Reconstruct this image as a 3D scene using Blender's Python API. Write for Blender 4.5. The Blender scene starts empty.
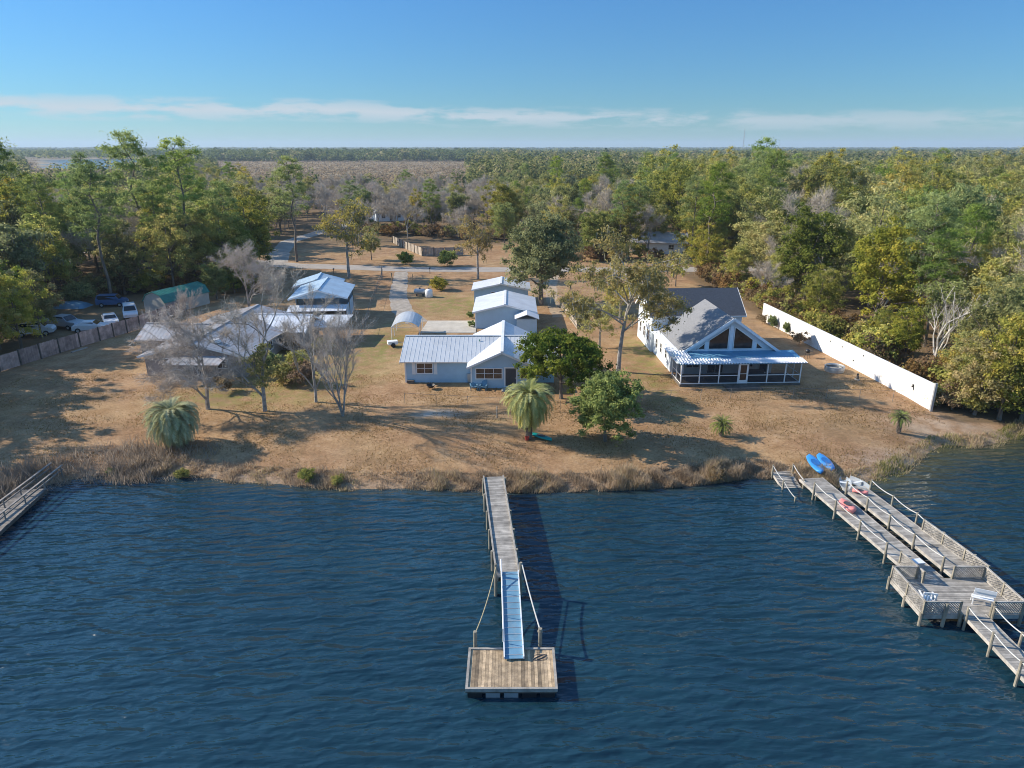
import bpy, math, random
import numpy as np
from mathutils import Vector, Matrix, Euler

R = math.radians
random.seed(7)
rng = np.random.default_rng(7)
sc = bpy.context.scene
COL = sc.collection

# ------------------------------------------------------------------ camera, world, sun
PITCH = R(19.1)
CH = 24.0
FOC = 683.0
cam_d = bpy.data.cameras.new('camera')
cam = bpy.data.objects.new('camera', cam_d)
COL.objects.link(cam)
cam.location = (0, 0, CH)
cam.rotation_euler = (math.pi/2 - PITCH, 0, 0)
cam_d.sensor_width = 36
cam_d.lens = 36*FOC/1024
cam_d.clip_start = 0.2
cam_d.clip_end = 60000
sc.camera = cam

SUN_EL = 29.5
SHADOW = Vector((math.cos(R(-13)), math.sin(R(-13)), 0))       # the way shadows run
to_sun = (-SHADOW*math.cos(R(SUN_EL)) + Vector((0, 0, math.sin(R(SUN_EL))))).normalized()
sd = bpy.data.lights.new('sun', 'SUN')
sd.energy = 4.5
sd.angle = R(0.5)
sd.color = (1.0, 0.90, 0.76)
so = bpy.data.objects.new('sun', sd)
COL.objects.link(so)
so.rotation_euler = to_sun.to_track_quat('Z', 'Y').to_euler()

w = bpy.data.worlds.new('World')
sc.world = w
w.use_nodes = True
nt = w.node_tree
for n in list(nt.nodes): nt.nodes.remove(n)
wo = nt.nodes.new('ShaderNodeOutputWorld')
bg = nt.nodes.new('ShaderNodeBackground')
sky = nt.nodes.new('ShaderNodeTexSky')
sky.sky_type = 'NISHITA'
sky.sun_disc = False
sky.sun_elevation = R(SUN_EL)
sky.sun_rotation = math.atan2(to_sun.x, to_sun.y)
sky.air_density = 1.0
sky.dust_density = 0.0
sky.ozone_density = 3.0
sky.altitude = 0
bg.inputs[1].default_value = 0.15
# a low band of thin cloud near the horizon, laid out by direction
tc = nt.nodes.new('ShaderNodeTexCoord')
sep = nt.nodes.new('ShaderNodeSeparateXYZ')
nt.links.new(tc.outputs['Generated'], sep.inputs[0])
mp = nt.nodes.new('ShaderNodeMapping')
mp.inputs['Scale'].default_value = (9, 9, 46)
nt.links.new(tc.outputs['Generated'], mp.inputs[0])
nz = nt.nodes.new('ShaderNodeTexNoise')
nz.inputs['Scale'].default_value = 1.5
nz.inputs['Detail'].default_value = 9
nz.inputs['Roughness'].default_value = 0.62
nt.links.new(mp.outputs[0], nz.inputs['Vector'])
# a second, broader noise moves the band up and down
mp2 = nt.nodes.new('ShaderNodeMapping')
mp2.inputs['Scale'].default_value = (1.7, 1.7, 3)
mp2.inputs['Location'].default_value = (3.1, 0.4, 0)
nt.links.new(tc.outputs['Generated'], mp2.inputs[0])
nz2 = nt.nodes.new('ShaderNodeTexNoise')
nz2.inputs['Scale'].default_value = 1.0
nz2.inputs['Detail'].default_value = 3
nt.links.new(mp2.outputs[0], nz2.inputs['Vector'])
def wmath(op, a, b=None, c=None, clamp=False):
    m = nt.nodes.new('ShaderNodeMath'); m.operation = op; m.use_clamp = clamp
    for i, v in enumerate((a, b, c)):
        if v is None: continue
        if isinstance(v, (int, float)): m.inputs[i].default_value = v
        else: nt.links.new(v, m.inputs[i])
    return m.outputs[0]
# height above horizon (sine), tilted so that the band sinks towards +X
tilt = wmath('MULTIPLY_ADD', sep.outputs[0], 0.014, sep.outputs[2])
wob = wmath('MULTIPLY_ADD', nz2.outputs['Fac'], 0.030, tilt)
dist = wmath('ABSOLUTE', wmath('SUBTRACT', wob, 0.0535))
band = wmath('SUBTRACT', 1.0, wmath('DIVIDE', dist, 0.0145), clamp=True)
band = wmath('POWER', band, 0.6)
# fades out towards +X
fx = wmath('SUBTRACT', 0.92, wmath('MULTIPLY', sep.outputs[0], 0.62), clamp=True)
cn = wmath('MULTIPLY', wmath('SUBTRACT', wmath('MULTIPLY_ADD', band, 0.10, nz.outputs['Fac']), 0.475), 7.0, clamp=True)
cm = wmath('MULTIPLY', wmath('MULTIPLY', band, cn), wmath('MULTIPLY', fx, 0.9))
mixc = nt.nodes.new('ShaderNodeMix'); mixc.data_type = 'RGBA'
nt.links.new(cm, mixc.inputs[0])
tint = nt.nodes.new('ShaderNodeMix'); tint.data_type = 'RGBA'; tint.blend_type = 'MULTIPLY'
tint.inputs[0].default_value = 1.0
nt.links.new(sky.outputs[0], tint.inputs[6])
tint.inputs[7].default_value = (0.80, 0.955, 1.0, 1)
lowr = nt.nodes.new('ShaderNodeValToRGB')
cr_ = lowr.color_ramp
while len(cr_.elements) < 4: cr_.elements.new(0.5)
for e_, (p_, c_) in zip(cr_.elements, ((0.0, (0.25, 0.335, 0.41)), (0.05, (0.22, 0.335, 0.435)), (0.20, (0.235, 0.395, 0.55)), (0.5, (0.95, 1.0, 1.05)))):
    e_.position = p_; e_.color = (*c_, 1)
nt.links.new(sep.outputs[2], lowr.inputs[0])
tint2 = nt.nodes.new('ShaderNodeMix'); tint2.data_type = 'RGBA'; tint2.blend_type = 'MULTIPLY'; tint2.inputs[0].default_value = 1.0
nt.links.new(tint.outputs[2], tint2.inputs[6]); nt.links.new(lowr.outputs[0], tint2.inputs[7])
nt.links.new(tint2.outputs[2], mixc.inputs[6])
mixc.inputs[7].default_value = (2.55, 2.8, 3.0, 1)
nt.links.new(mixc.outputs[2], bg.inputs[0])
nt.links.new(bg.outputs[0], wo.inputs[0])

sc.view_settings.view_transform = 'Standard'
sc.view_settings.look = 'None'
sc.view_settings.exposure = 0.70
sc.view_settings.gamma = 1.0
sc.render.engine = 'CYCLES'
sc.cycles.max_bounces = 5
sc.cycles.diffuse_bounces = 3
sc.cycles.transparent_max_bounces = 12
sc.cycles.volume_bounces = 0
sc.cycles.filter_width = 1.0

# ------------------------------------------------------------------ picture -> place
cp, sp = math.cos(PITCH), math.sin(PITCH)
def ray(px, py):
    a = (px-512)/FOC; b = (384-py)/FOC
    return (a, cp+b*sp, -sp+b*cp)
def G(px, py, z=0.9):
    d = ray(px, py); t = (z-CH)/d[2]
    return (d[0]*t, d[1]*t, z)
def H(px, py, Y):
    d = ray(px, py); t = Y/d[1]
    return (d[0]*t, Y, CH+d[2]*t)

shore_px = [(0,500),(40,486),(90,478),(140,480),(185,476),(230,484),(300,488),(350,492),(420,491),(480,493),(540,494),
            (600,492),(650,490),(700,486),(745,480),(775,476),(800,482),(830,486),(868,480),(900,470),(922,455),(942,444),(985,445),(1010,438),(1040,425)]
shore_px = [(a, b-(4 if 60 < a < 760 else 0)) for a, b in shore_px]
sp_w = [G(a, b, 0.05)[:2] for a, b in shore_px]
sp_w = [(-400, 30), (-120, 34), (-60, 40)] + sp_w + [(60, 62), (90, 66), (400, 80)]
sp_w.sort()
SX = np.array([p[0] for p in sp_w]); SY = np.array([p[1] for p in sp_w])
HD = np.array([-12, -4, -1.0, 0.0, 0.8, 4.0, 8.0, 9.0]); HZ = np.array([-1.8, -1.0, -0.3, 0.03, 0.28, 0.68, 0.9, 0.9])
RIV = [  # far water: (y0, y1, x0 per y, x1 per y)
    (800, 1500, -0.655, -0.545), (1180, 1550, -0.60, -0.50), (3000, 3800, -0.47, -0.30), (3900, 4300, -0.30, -0.17)]
def hgt(x, y):
    x = np.asarray(x, float); y = np.asarray(y, float)
    ys = np.interp(x, SX, SY)
    d = (y-ys)*0.85
    z = np.interp(d, HD, HZ)
    for (y0, y1, a, b) in RIV:
        m = (y > y0) & (y < y1) & (x/np.maximum(y, 1) > a) & (x/np.maximum(y, 1) < b)
        z = np.where(m, -1.2, z)
    return z
def gz(x, y): return float(hgt(x, y))
def GG(px, py):
    z = 0.9
    for i in range(12):
        p = G(px, py, z); z = 0.5*z+0.5*max(gz(p[0], p[1]), 0.0)
    return (p[0], p[1], gz(p[0], p[1]))

# ------------------------------------------------------------------ materials
def newmat(name):
    m = bpy.data.materials.new(name); m.use_nodes = True
    t = m.node_tree
    for n in list(t.nodes): t.nodes.remove(n)
    o = t.nodes.new('ShaderNodeOutputMaterial')
    return m, t, o
def N(t, kind, **kw):
    n = t.nodes.new(kind)
    for k, v in kw.items():
        if k.startswith('i_'): n.inputs[k[2:].replace('_', ' ')].default_value = v
        else: setattr(n, k, v)
    return n
def mixrgb(t, f, a, b, blend='MIX'):
    m = N(t, 'ShaderNodeMix', data_type='RGBA', blend_type=blend)
    if isinstance(f, (int, float)): m.inputs[0].default_value = f
    else: t.links.new(f, m.inputs[0])
    for i, v in ((6, a), (7, b)):
        if isinstance(v, (tuple, list)): m.inputs[i].default_value = (v[0], v[1], v[2], 1)
        else: t.links.new(v, m.inputs[i])
    return m.outputs[2]
def mth(t, op, a, b=None, clamp=False):
    m = N(t, 'ShaderNodeMath', operation=op, use_clamp=clamp)
    for i, v in enumerate((a, b)):
        if v is None: continue
        if isinstance(v, (int, float)): m.inputs[i].default_value = v
        else: t.links.new(v, m.inputs[i])
    return m.outputs[0]
def ramp(t, f, stops, interp='LINEAR'):
    r = N(t, 'ShaderNodeValToRGB')
    cr = r.color_ramp; cr.interpolation = interp
    while len(cr.elements) < len(stops): cr.elements.new(0.5)
    for e, (p, c) in zip(cr.elements, stops):
        e.position = p; e.color = (c[0], c[1], c[2], 1)
    t.links.new(f, r.inputs[0])
    return r.outputs[0]
def noise(t, vec, scale, detail=4, rough=0.55, mapscale=None, rot=None):
    if mapscale or rot:
        m = N(t, 'ShaderNodeMapping')
        if mapscale: m.inputs['Scale'].default_value = mapscale
        if rot: m.inputs['Rotation'].default_value = rot
        t.links.new(vec, m.inputs[0]); vec = m.outputs[0]
    n = N(t, 'ShaderNodeTexNoise'); n.inputs['Scale'].default_value = scale
    n.inputs['Detail'].default_value = detail; n.inputs['Roughness'].default_value = rough
    t.links.new(vec, n.inputs['Vector'])
    return n.outputs['Fac']

def plain(name, col, rough=0.6, metal=0.0, var=0.12, vs=1.5, bump=0.0, tintvar=0.0, wscale=None, spec=0.5, dirt=None):
    m, t, o = newmat(name)
    b = N(t, 'ShaderNodeBsdfPrincipled')
    b.inputs['Roughness'].default_value = rough; b.inputs['Metallic'].default_value = metal
    b.inputs['Specular IOR Level'].default_value = spec
    tc = N(t, 'ShaderNodeTexCoord')
    f = noise(t, tc.outputs['Object'], vs, 5, 0.6, wscale)
    lo = tuple(c*(1-var*1.6) for c in col); hi = tuple(min(1, c*(1+var)) for c in col)
    c = ramp(t, f, [(0.3, lo), (0.7, hi)])
    if dirt:
        f2 = noise(t, tc.outputs['Object'], dirt[1], 6, 0.7)
        k = ramp(t, f2, [(0.5, (0, 0, 0)), (0.68, (1, 1, 1))])
        c = mixrgb(t, mth(t, 'MULTIPLY', k, dirt[2]), c, dirt[0])
    if tintvar:
        a = N(t, 'ShaderNodeAttribute', attribute_name='tint')
        k = mth(t, 'ADD', mth(t, 'MULTIPLY', a.outputs['Fac'], 2*tintvar), 1-tintvar)
        vm = N(t, 'ShaderNodeVectorMath', operation='SCALE')
        t.links.new(c, vm.inputs[0]); t.links.new(k, vm.inputs['Scale']); c = vm.outputs[0]
    t.links.new(c, b.inputs['Base Color'])
    if bump:
        bp = N(t, 'ShaderNodeBump'); bp.inputs['Strength'].default_value = bump; bp.inputs['Distance'].default_value = 0.05
        t.links.new(noise(t, tc.outputs['Object'], vs*6, 4, 0.6, wscale), bp.inputs['Height'])
        t.links.new(bp.outputs[0], b.inputs['Normal'])
    t.links.new(b.outputs[0], o.inputs[0])
    return m

def leafmat(name, stops, trans=0.5, rvar=0.24, hue=0.014, k=2.7):
    stops = [(p, tuple(min(.8, v*k) for v in c)) for p, c in stops]
    m, t, o = newmat(name)
    a = N(t, 'ShaderNodeAttribute', attribute_name='tint')
    c = ramp(t, a.outputs['Fac'], stops)
    oi = N(t, 'ShaderNodeObjectInfo')
    h = N(t, 'ShaderNodeHueSaturation')
    t.links.new(c, h.inputs['Color'])
    t.links.new(mth(t, 'ADD', mth(t, 'MULTIPLY', oi.outputs['Random'], 2*hue), 0.5-hue), h.inputs['Hue'])
    r2 = mth(t, 'FRACT', mth(t, 'MULTIPLY', oi.outputs['Random'], 17.3))
    t.links.new(mth(t, 'ADD', mth(t, 'MULTIPLY', r2, 2*rvar), 1-rvar), h.inputs['Value'])
    r3 = mth(t, 'FRACT', mth(t, 'MULTIPLY', oi.outputs['Random'], 41.7))
    t.links.new(mth(t, 'ADD', mth(t, 'MULTIPLY', r3, 0.35), 0.78), h.inputs['Saturation'])
    d = N(t, 'ShaderNodeBsdfDiffuse'); tr = N(t, 'ShaderNodeBsdfTranslucent')
    t.links.new(h.outputs[0], d.inputs[0]); t.links.new(h.outputs[0], tr.inputs[0])
    mx = N(t, 'ShaderNodeMixShader'); mx.inputs[0].default_value = trans
    t.links.new(d.outputs[0], mx.inputs[1]); t.links.new(tr.outputs[0], mx.inputs[2])
    t.links.new(mx.outputs[0], o.inputs[0])
    return m

M = {}
M['bark'] = plain('bark', (0.20, 0.165, 0.13), 0.9, var=0.35, vs=3, bump=0.6, wscale=(1, 1, 0.25))
M['bark_pale'] = plain('bark_pale', (0.36, 0.33, 0.29), 0.9, var=0.35, vs=2.5, bump=0.6)
M['twig'] = plain('twig', (0.52, 0.45, 0.36), 0.9, var=0.2, vs=0.7)
M['twig_pink'] = plain('twig_pink', (0.56, 0.48, 0.40), 0.9, var=0.2, vs=0.7)
M['wood_grey'] = plain('wood_grey', (0.34, 0.315, 0.275), 0.85, var=0.25, vs=2.2, bump=0.3, tintvar=0.28)
M['wood_warm'] = plain('wood_warm', (0.42, 0.31, 0.19), 0.8, var=0.32, vs=2.6, bump=0.3, tintvar=0.5, dirt=((0.16, 0.13, 0.10), 3.0, 0.5))
M['wood_dark'] = plain('wood_dark', (0.13, 0.11, 0.09), 0.9, var=0.3, vs=2)
M['wood_post'] = plain('wood_post', (0.28, 0.25, 0.19), 0.85, var=0.25, vs=2)
M['wood_red'] = plain('wood_red', (0.38, 0.28, 0.24), 0.85, var=0.3, vs=1.2, tintvar=0.4)
M['wood_pale'] = plain('wood_pale', (0.42, 0.36, 0.29), 0.85, var=0.25, vs=1.2, tintvar=0.2)
M['rope'] = plain('rope', (0.50, 0.49, 0.45), 0.9, var=0.1)
M['rope_tan'] = plain('rope_tan', (0.42, 0.34, 0.20), 0.9, var=0.1)
M['white'] = plain('white_paint', (0.80, 0.80, 0.78), 0.5, var=0.04)
M['white_wall'] = plain('white_wall', (0.78, 0.77, 0.74), 0.7, var=0.06, vs=0.8, dirt=((0.42, 0.40, 0.33), 0.9, 0.45), wscale=(1, 1, .25))
M['siding'] = plain('blue_siding', (0.40, 0.56, 0.68), 0.6, var=0.04)
M['siding_white'] = plain('white_siding', (0.72, 0.79, 0.84), 0.6, var=0.04)
M['metal_roof'] = plain('metal_roof', (0.68, 0.69, 0.68), 0.42, metal=0.25, var=0.09, vs=0.5, dirt=((0.36, 0.36, 0.36), 0.5, 0.35))
M['metal_old'] = plain('old_metal_roof', (0.44, 0.44, 0.45), 0.55, metal=0.2, var=0.22, vs=0.5, dirt=((0.27, 0.17, 0.11), 0.5, 0.85))
M['metal_white'] = plain('white_metal_roof', (0.74, 0.76, 0.78), 0.4, var=0.08, vs=0.6)
M['metal_blue'] = plain('blue_metal_roof', (0.50, 0.63, 0.72), 0.4, var=0.10, vs=0.6)
M['shingle'] = plain('grey_shingles', (0.23, 0.235, 0.245), 0.9, var=0.16, vs=6, bump=0.4)
M['shingle_dark'] = plain('dark_shingles', (0.055, 0.068, 0.09), 0.9, var=0.18, vs=6, bump=0.4)
M['green_roof'] = plain('green_roof', (0.03, 0.20, 0.16), 0.45, var=0.15)
M['beige'] = plain('beige_panel', (0.46, 0.44, 0.38), 0.7, var=0.08)
M['glass'] = plain('window_glass', (0.03, 0.035, 0.04), 0.06, var=0.2)
M['curtain'] = plain('window_brown', (0.13, 0.085, 0.06), 0.2, var=0.3, vs=2)
M['screen'] = None
M['black'] = plain('black_metal', (0.02, 0.02, 0.022), 0.45)
M['dark'] = plain('dark_trim', (0.07, 0.07, 0.075), 0.6)
M['rubber'] = plain('tyre', (0.02, 0.02, 0.02), 0.8)
M['galv'] = plain('galvanised', (0.45, 0.47, 0.48), 0.45, metal=0.5)
M['blue_plastic'] = plain('blue_plastic', (0.04, 0.27, 0.66), 0.4, var=0.08)
M['blue_deep'] = plain('deep_blue_plastic', (0.02, 0.14, 0.42), 0.4)
M['pink_plastic'] = plain('faded_red_plastic', (0.78, 0.27, 0.24), 0.5, var=0.1)
M['teal_plastic'] = plain('teal_plastic', (0.0, 0.30, 0.28), 0.35, var=0.08)
M['ramp_blue'] = plain('ramp_blue', (0.13, 0.27, 0.38), 0.5, var=0.12, vs=1.2, dirt=((0.33, 0.33, 0.3), 2.0, 0.3))
M['car_white'] = plain('car_white', (0.72, 0.73, 0.74), 0.25, var=0.03)
M['car_blue'] = plain('car_blue', (0.05, 0.12, 0.25), 0.3, var=0.05)
M['car_silver'] = plain('car_silver', (0.35, 0.40, 0.45), 0.3, metal=0.4, var=0.03)
M['concrete'] = plain('concrete', (0.50, 0.45, 0.37), 0.9, var=0.12, vs=0.7, bump=0.2)
M['gravel'] = plain('gravel', (0.35, 0.305, 0.25), 0.95, var=0.22, vs=1.3, bump=0.5, dirt=((0.30, 0.22, 0.14), 0.45, 0.6))
M['asphalt'] = plain('old_asphalt', (0.35, 0.31, 0.265), 0.95, var=0.12, vs=0.6, bump=0.2)
M['red'] = plain('red_paint', (0.45, 0.06, 0.04), 0.5)
M['lamp'] = plain('lens', (0.7, 0.7, 0.65), 0.15)

# insect screen / lattice: real holes cut by a procedural pattern
def screenmat(name, col, a):
    m, t, o = newmat(name)
    d = N(t, 'ShaderNodeBsdfDiffuse'); d.inputs[0].default_value = (*col, 1)
    tr = N(t, 'ShaderNodeBsdfTransparent')
    mx = N(t, 'ShaderNodeMixShader'); mx.inputs[0].default_value = a
    t.links.new(tr.outputs[0], mx.inputs[1]); t.links.new(d.outputs[0], mx.inputs[2])
    t.links.new(mx.outputs[0], o.inputs[0])
    return m
M['screen'] = screenmat('insect_screen', (0.06, 0.06, 0.07), 0.45)
M['clear'] = screenmat('clear_plastic', (0.55, 0.62, 0.68), 0.45)

# leaves
M['leaf_olive'] = leafmat('olive_leaves', [(0, (0.070, 0.080, 0.022)), (0.35, (0.125, 0.13, 0.034)), (0.7, (0.185, 0.168, 0.045)), (1, (0.25, 0.20, 0.06))])
M['leaf_yellow'] = leafmat('yellowing_leaves', [(0, (0.095, 0.10, 0.03)), (0.4, (0.165, 0.15, 0.042)), (0.75, (0.215, 0.178, 0.055)), (1, (0.25, 0.185, 0.07))])
M['leaf_olive2'] = leafmat('thin_olive_leaves', [(0, (0.08, 0.07, 0.026)), (0.5, (0.145, 0.12, 0.04)), (1, (0.22, 0.16, 0.055))], rvar=.1)
M['leaf_bright'] = leafmat('bright_yellow_leaves', [(0, (0.16, 0.17, 0.02)), (0.5, (0.38, 0.31, 0.03)), (1, (0.52, 0.38, 0.04))], rvar=0.12)
M['leaf_green'] = leafmat('green_leaves', [(0, (0.05, 0.065, 0.018)), (0.5, (0.09, 0.11, 0.028)), (1, (0.155, 0.165, 0.045))])
M['leaf_dark'] = leafmat('dark_leaves', [(0, (0.025, 0.05, 0.018)), (0.5, (0.05, 0.085, 0.025)), (1, (0.09, 0.12, 0.035))])
M['leaf_greygreen'] = leafmat('greygreen_leaves', [(0, (0.055, 0.063, 0.026)), (0.5, (0.105, 0.115, 0.045)), (1, (0.175, 0.178, 0.072))], rvar=0.12)
M['leaf_citrus'] = leafmat('glossy_green_leaves', [(0, (0.022, 0.034, 0.009)), (0.5, (0.05, 0.066, 0.014)), (1, (0.13, 0.125, 0.028))], rvar=0.08)
M['needle'] = leafmat('pine_needles', [(0, (0.05, 0.075, 0.02)), (0.5, (0.10, 0.13, 0.03)), (1, (0.17, 0.19, 0.045))], rvar=0.2)
M['moss'] = leafmat('hanging_moss', [(0, (0.14, 0.14, 0.10)), (0.5, (0.22, 0.215, 0.16)), (1, (0.30, 0.28, 0.20))], k=1.15)
M['brown_leaf'] = leafmat('brown_leaves', [(0, (0.14, 0.09, 0.045)), (0.5, (0.25, 0.17, 0.08)), (1, (0.34, 0.24, 0.12))], k=1.15)
M['palm'] = leafmat('palm_fronds', [(0, (0.30, 0.25, 0.09)), (0.18, (0.16, 0.16, 0.06)), (0.5, (0.115, 0.12, 0.05)), (1, (0.23, 0.225, 0.12))], trans=0.2, rvar=0.05, hue=0.005)
M['sago'] = leafmat('sago_fronds', [(0, (0.03, 0.05, 0.012)), (1, (0.085, 0.10, 0.025))], trans=0.2)
M['reed'] = leafmat('dry_reeds', [(0, (0.21, 0.17, 0.13)), (0.35, (0.36, 0.28, 0.20)), (0.7, (0.50, 0.39, 0.27)), (0.9, (0.34, 0.30, 0.13)), (1, (0.16, 0.18, 0.05))], rvar=0.0, hue=0, k=1.15)
M['far_leaf'] = leafmat('far_leaves', [(0, (0.030, 0.045, 0.016)), (0.45, (0.065, 0.078, 0.024)), (0.75, (0.115, 0.11, 0.035)), (1, (0.17, 0.135, 0.07))], rvar=0, hue=0)
M['scrub'] = leafmat('marsh_scrub', [(0, (0.19, 0.15, 0.10)), (0.5, (0.29, 0.225, 0.155)), (1, (0.36, 0.29, 0.19))], rvar=0, hue=0, k=1.15)

# ------------------------------------------------------------------ builders
def link(name, me, parent=None):
    o = bpy.data.objects.new(name, me); COL.objects.link(o)
    if parent is not None: o.parent = parent
    return o
def tag(o, label=None, cat=None, group=None, kind=None):
    if label: o['label'] = label
    if cat: o['category'] = cat
    if group: o['group'] = group
    if kind: o['kind'] = kind
    return o
def empty(name, loc=(0, 0, 0), rz=0.0, label=None, cat=None, group=None):
    o = bpy.data.objects.new(name, None); COL.objects.link(o)
    o.location = loc; o.rotation_euler = (0, 0, rz); o.empty_display_size = 0.2
    return tag(o, label, cat, group)
def kids(o): return [c for c in ALLCH.get(o.name, [])]
def copy_tree(o, parent=None):
    c = o.copy(); COL.objects.link(c)
    if parent is not None: c.parent = parent
    for ch in [x for x in bpy.data.objects if x.parent == o]:
        copy_tree(ch, c)
    return c

class MB:
    def __init__(s): s.v = []; s.f = []; s.t = []; s.tint = 0.5; s.smooth = False
    def add(s, vs, fs):
        b = len(s.v); s.v += [tuple(v) for v in vs]
        for f in fs: s.f.append([b+i for i in f]); s.t.append(s.tint)
        return s
    def rnd(s): s.tint = random.random(); return s
    def box(s, x0, x1, y0, y1, z0, z1):
        return s.add([(x0,y0,z0),(x1,y0,z0),(x1,y1,z0),(x0,y1,z0),(x0,y0,z1),(x1,y0,z1),(x1,y1,z1),(x0,y1,z1)],
                     [(0,3,2,1),(4,5,6,7),(0,1,5,4),(1,2,6,5),(2,3,7,6),(3,0,4,7)])
    def beam(s, a, b, w, h, up=(0, 0, 1)):
        a = Vector(a); b = Vector(b); d = (b-a).normalized(); u = Vector(up)
        r = d.cross(u)
        if r.length < 1e-4: r = Vector((1, 0, 0))
        r.normalize(); u = r.cross(d).normalized()
        vs = []
        for p in (a, b):
            for (i, j) in ((-1,-1),(1,-1),(1,1),(-1,1)): vs.append(p+r*(i*w/2)+u*(j*h/2))
        return s.add(vs, [(0,1,2,3),(7,6,5,4),(0,4,5,1),(1,5,6,2),(2,6,7,3),(3,7,4,0)])
    def tube(s, pts, rad, n=8, caps=True):
        pts = [Vector(p) for p in pts]
        if not isinstance(rad, (list, tuple)): rad = [rad]*len(pts)
        vs = []; fs = []
        prev = None
        for i, p in enumerate(pts):
            d = (pts[min(i+1, len(pts)-1)]-pts[max(i-1, 0)]).normalized()
            if prev is None:
                r = d.cross(Vector((0, 0, 1)))
                if r.length < 1e-3: r = Vector((1, 0, 0))
            else:
                r = prev - d*prev.dot(d)
            r.normalize(); prev = r; u = r.cross(d)
            for k in range(n):
                a = 2*math.pi*k/n
                vs.append(p+(r*math.cos(a)+u*math.sin(a))*rad[i])
        for i in range(len(pts)-1):
            for k in range(n):
                k2 = (k+1) % n
                fs.append((i*n+k, i*n+k2, (i+1)*n+k2, (i+1)*n+k))
        if caps:
            fs.append(tuple(range(n-1, -1, -1))); fs.append(tuple((len(pts)-1)*n+k for k in range(n)))
        return s.add(vs, fs)
    def slab(s, q, th):
        """quad q (4 points, ccw from above) given a thickness below it"""
        q = [Vector(p) for p in q]; n = (q[1]-q[0]).cross(q[2]-q[0]).normalized()
        lo = [p-n*th for p in q]; k = len(q)
        fs = [tuple(range(k)), tuple(range(2*k-1, k-1, -1))]
        for i in range(k):
            j = (i+1) % k; fs.append((i, k+i, k+j, j))
        return s.add(q+lo, fs)
    def prism(s, prof, y0, y1):
        """profile in x,z extruded along y"""
        k = len(prof)
        vs = [(x, y0, z) for x, z in prof]+[(x, y1, z) for x, z in prof]
        fs = [tuple(range(k)), tuple(range(2*k-1, k-1, -1))]
        for i in range(k):
            j = (i+1) % k; fs.append((i, k+i, k+j, j))
        return s.add(vs, fs)
    def lathe(s, prof, c=(0, 0, 0), n=16):
        vs = []; fs = []
        for r, z in prof:
            for k in range(n):
                a = 2*math.pi*k/n; vs.append((c[0]+r*math.cos(a), c[1]+r*math.sin(a), c[2]+z))
        for i in range(len(prof)-1):
            for k in range(n):
                k2 = (k+1) % n; fs.append((i*n+k, i*n+k2, (i+1)*n+k2, (i+1)*n+k))
        return s.add(vs, fs)
    def build(s, name, mat, parent=None, off=(0, 0, 0), smooth=False, mat2=None):
        me = bpy.data.meshes.new(name)
        me.from_pydata([(v[0]-off[0], v[1]-off[1], v[2]-off[2]) for v in s.v], [], s.f)
        a = me.attributes.new('tint', 'FLOAT', 'FACE'); a.data.foreach_set('value', s.t)
        me.materials.append(mat)
        if smooth: me.polygons.foreach_set('use_smooth', [True]*len(s.f))
        me.update()
        return link(name, me, parent)

def np_mesh(name, V, F, tint, mat):
    """V (n,3), F (m,k) arrays"""
    me = bpy.data.meshes.new(name)
    m, k = F.shape
    me.vertices.add(len(V)); me.vertices.foreach_set('co', np.ascontiguousarray(V, np.float32).ravel())
    me.loops.add(m*k); me.loops.foreach_set('vertex_index', np.ascontiguousarray(F, np.int32).ravel())
    me.polygons.add(m); me.polygons.foreach_set('loop_start', np.arange(0, m*k, k, dtype=np.int32))
    me.update(calc_edges=True)
    a = me.attributes.new('tint', 'FLOAT', 'FACE'); a.data.foreach_set('value', np.asarray(tint, np.float32))
    me.materials.append(mat)
    return me
def unit(a): return a/np.maximum(np.linalg.norm(a, axis=1, keepdims=True), 1e-9)
def leaves(name, C, Nn, size, tint, mat, aspect=0.6, axis=None):
    """one rhombic leaf (a spray of leaves) per row"""
    n = len(C); Nn = unit(Nn)
    r = rng.normal(size=(n, 3)) if axis is None else axis
    U = unit(r - Nn*np.sum(r*Nn, axis=1, keepdims=True)); W = np.cross(Nn, U)
    s = np.asarray(size).reshape(-1, 1)*np.ones((n, 1))
    V = np.stack([C-U*s, C-W*s*aspect+U*s*0.15, C+U*s, C+W*s*aspect+U*s*0.15], axis=1).reshape(-1, 3)
    F = np.arange(n*4).reshape(n, 4)
    return np_mesh(name, V, F, tint, mat)

def clump_leaves(cc, cr, per, flat=0.7, bias_up=0.35, rs=None):
    """cc clump centres, cr radii -> positions, normals, clump index"""
    k = len(cc); n = k*per
    idx = np.repeat(np.arange(k), per)
    d = unit(rng.normal(size=(n, 3)))
    rad = np.minimum(np.abs(rng.normal(size=(n, 1)))*0.62+0.12, 1.6)*cr[idx][:, None]
    P = cc[idx]+d*rad*np.array([1, 1, flat])
    Nn = d*0.9+rng.normal(size=(n, 3))*0.55+np.array([0, 0, bias_up])
    return P, Nn, idx

def crown_centres(k, R_, Hh, zc, lump=0.25, shell=0.55, seed_lobes=7):
    lob = unit(rng.normal(size=(seed_lobes, 3))); la = 1+lump*rng.normal(size=seed_lobes)*0.8
    out = []
    while len(out) < k:
        d = unit(rng.normal(size=(1, 3)))[0]
        if d[2] < -0.8: continue
        wts = np.exp(4*(lob@d)); s = min(1.22, max(.7, float((wts*la).sum()/wts.sum())))
        r = shell+(1-shell)*rng.random()**1.1
        if rng.random() < 0.18: r *= 0.6
        out.append((d[0]*R_*s*r, d[1]*R_*s*r, zc+d[2]*Hh*min(s, 1.0)*r*(1 if d[2] < .5 else .93)))
    return np.array(out)

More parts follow.
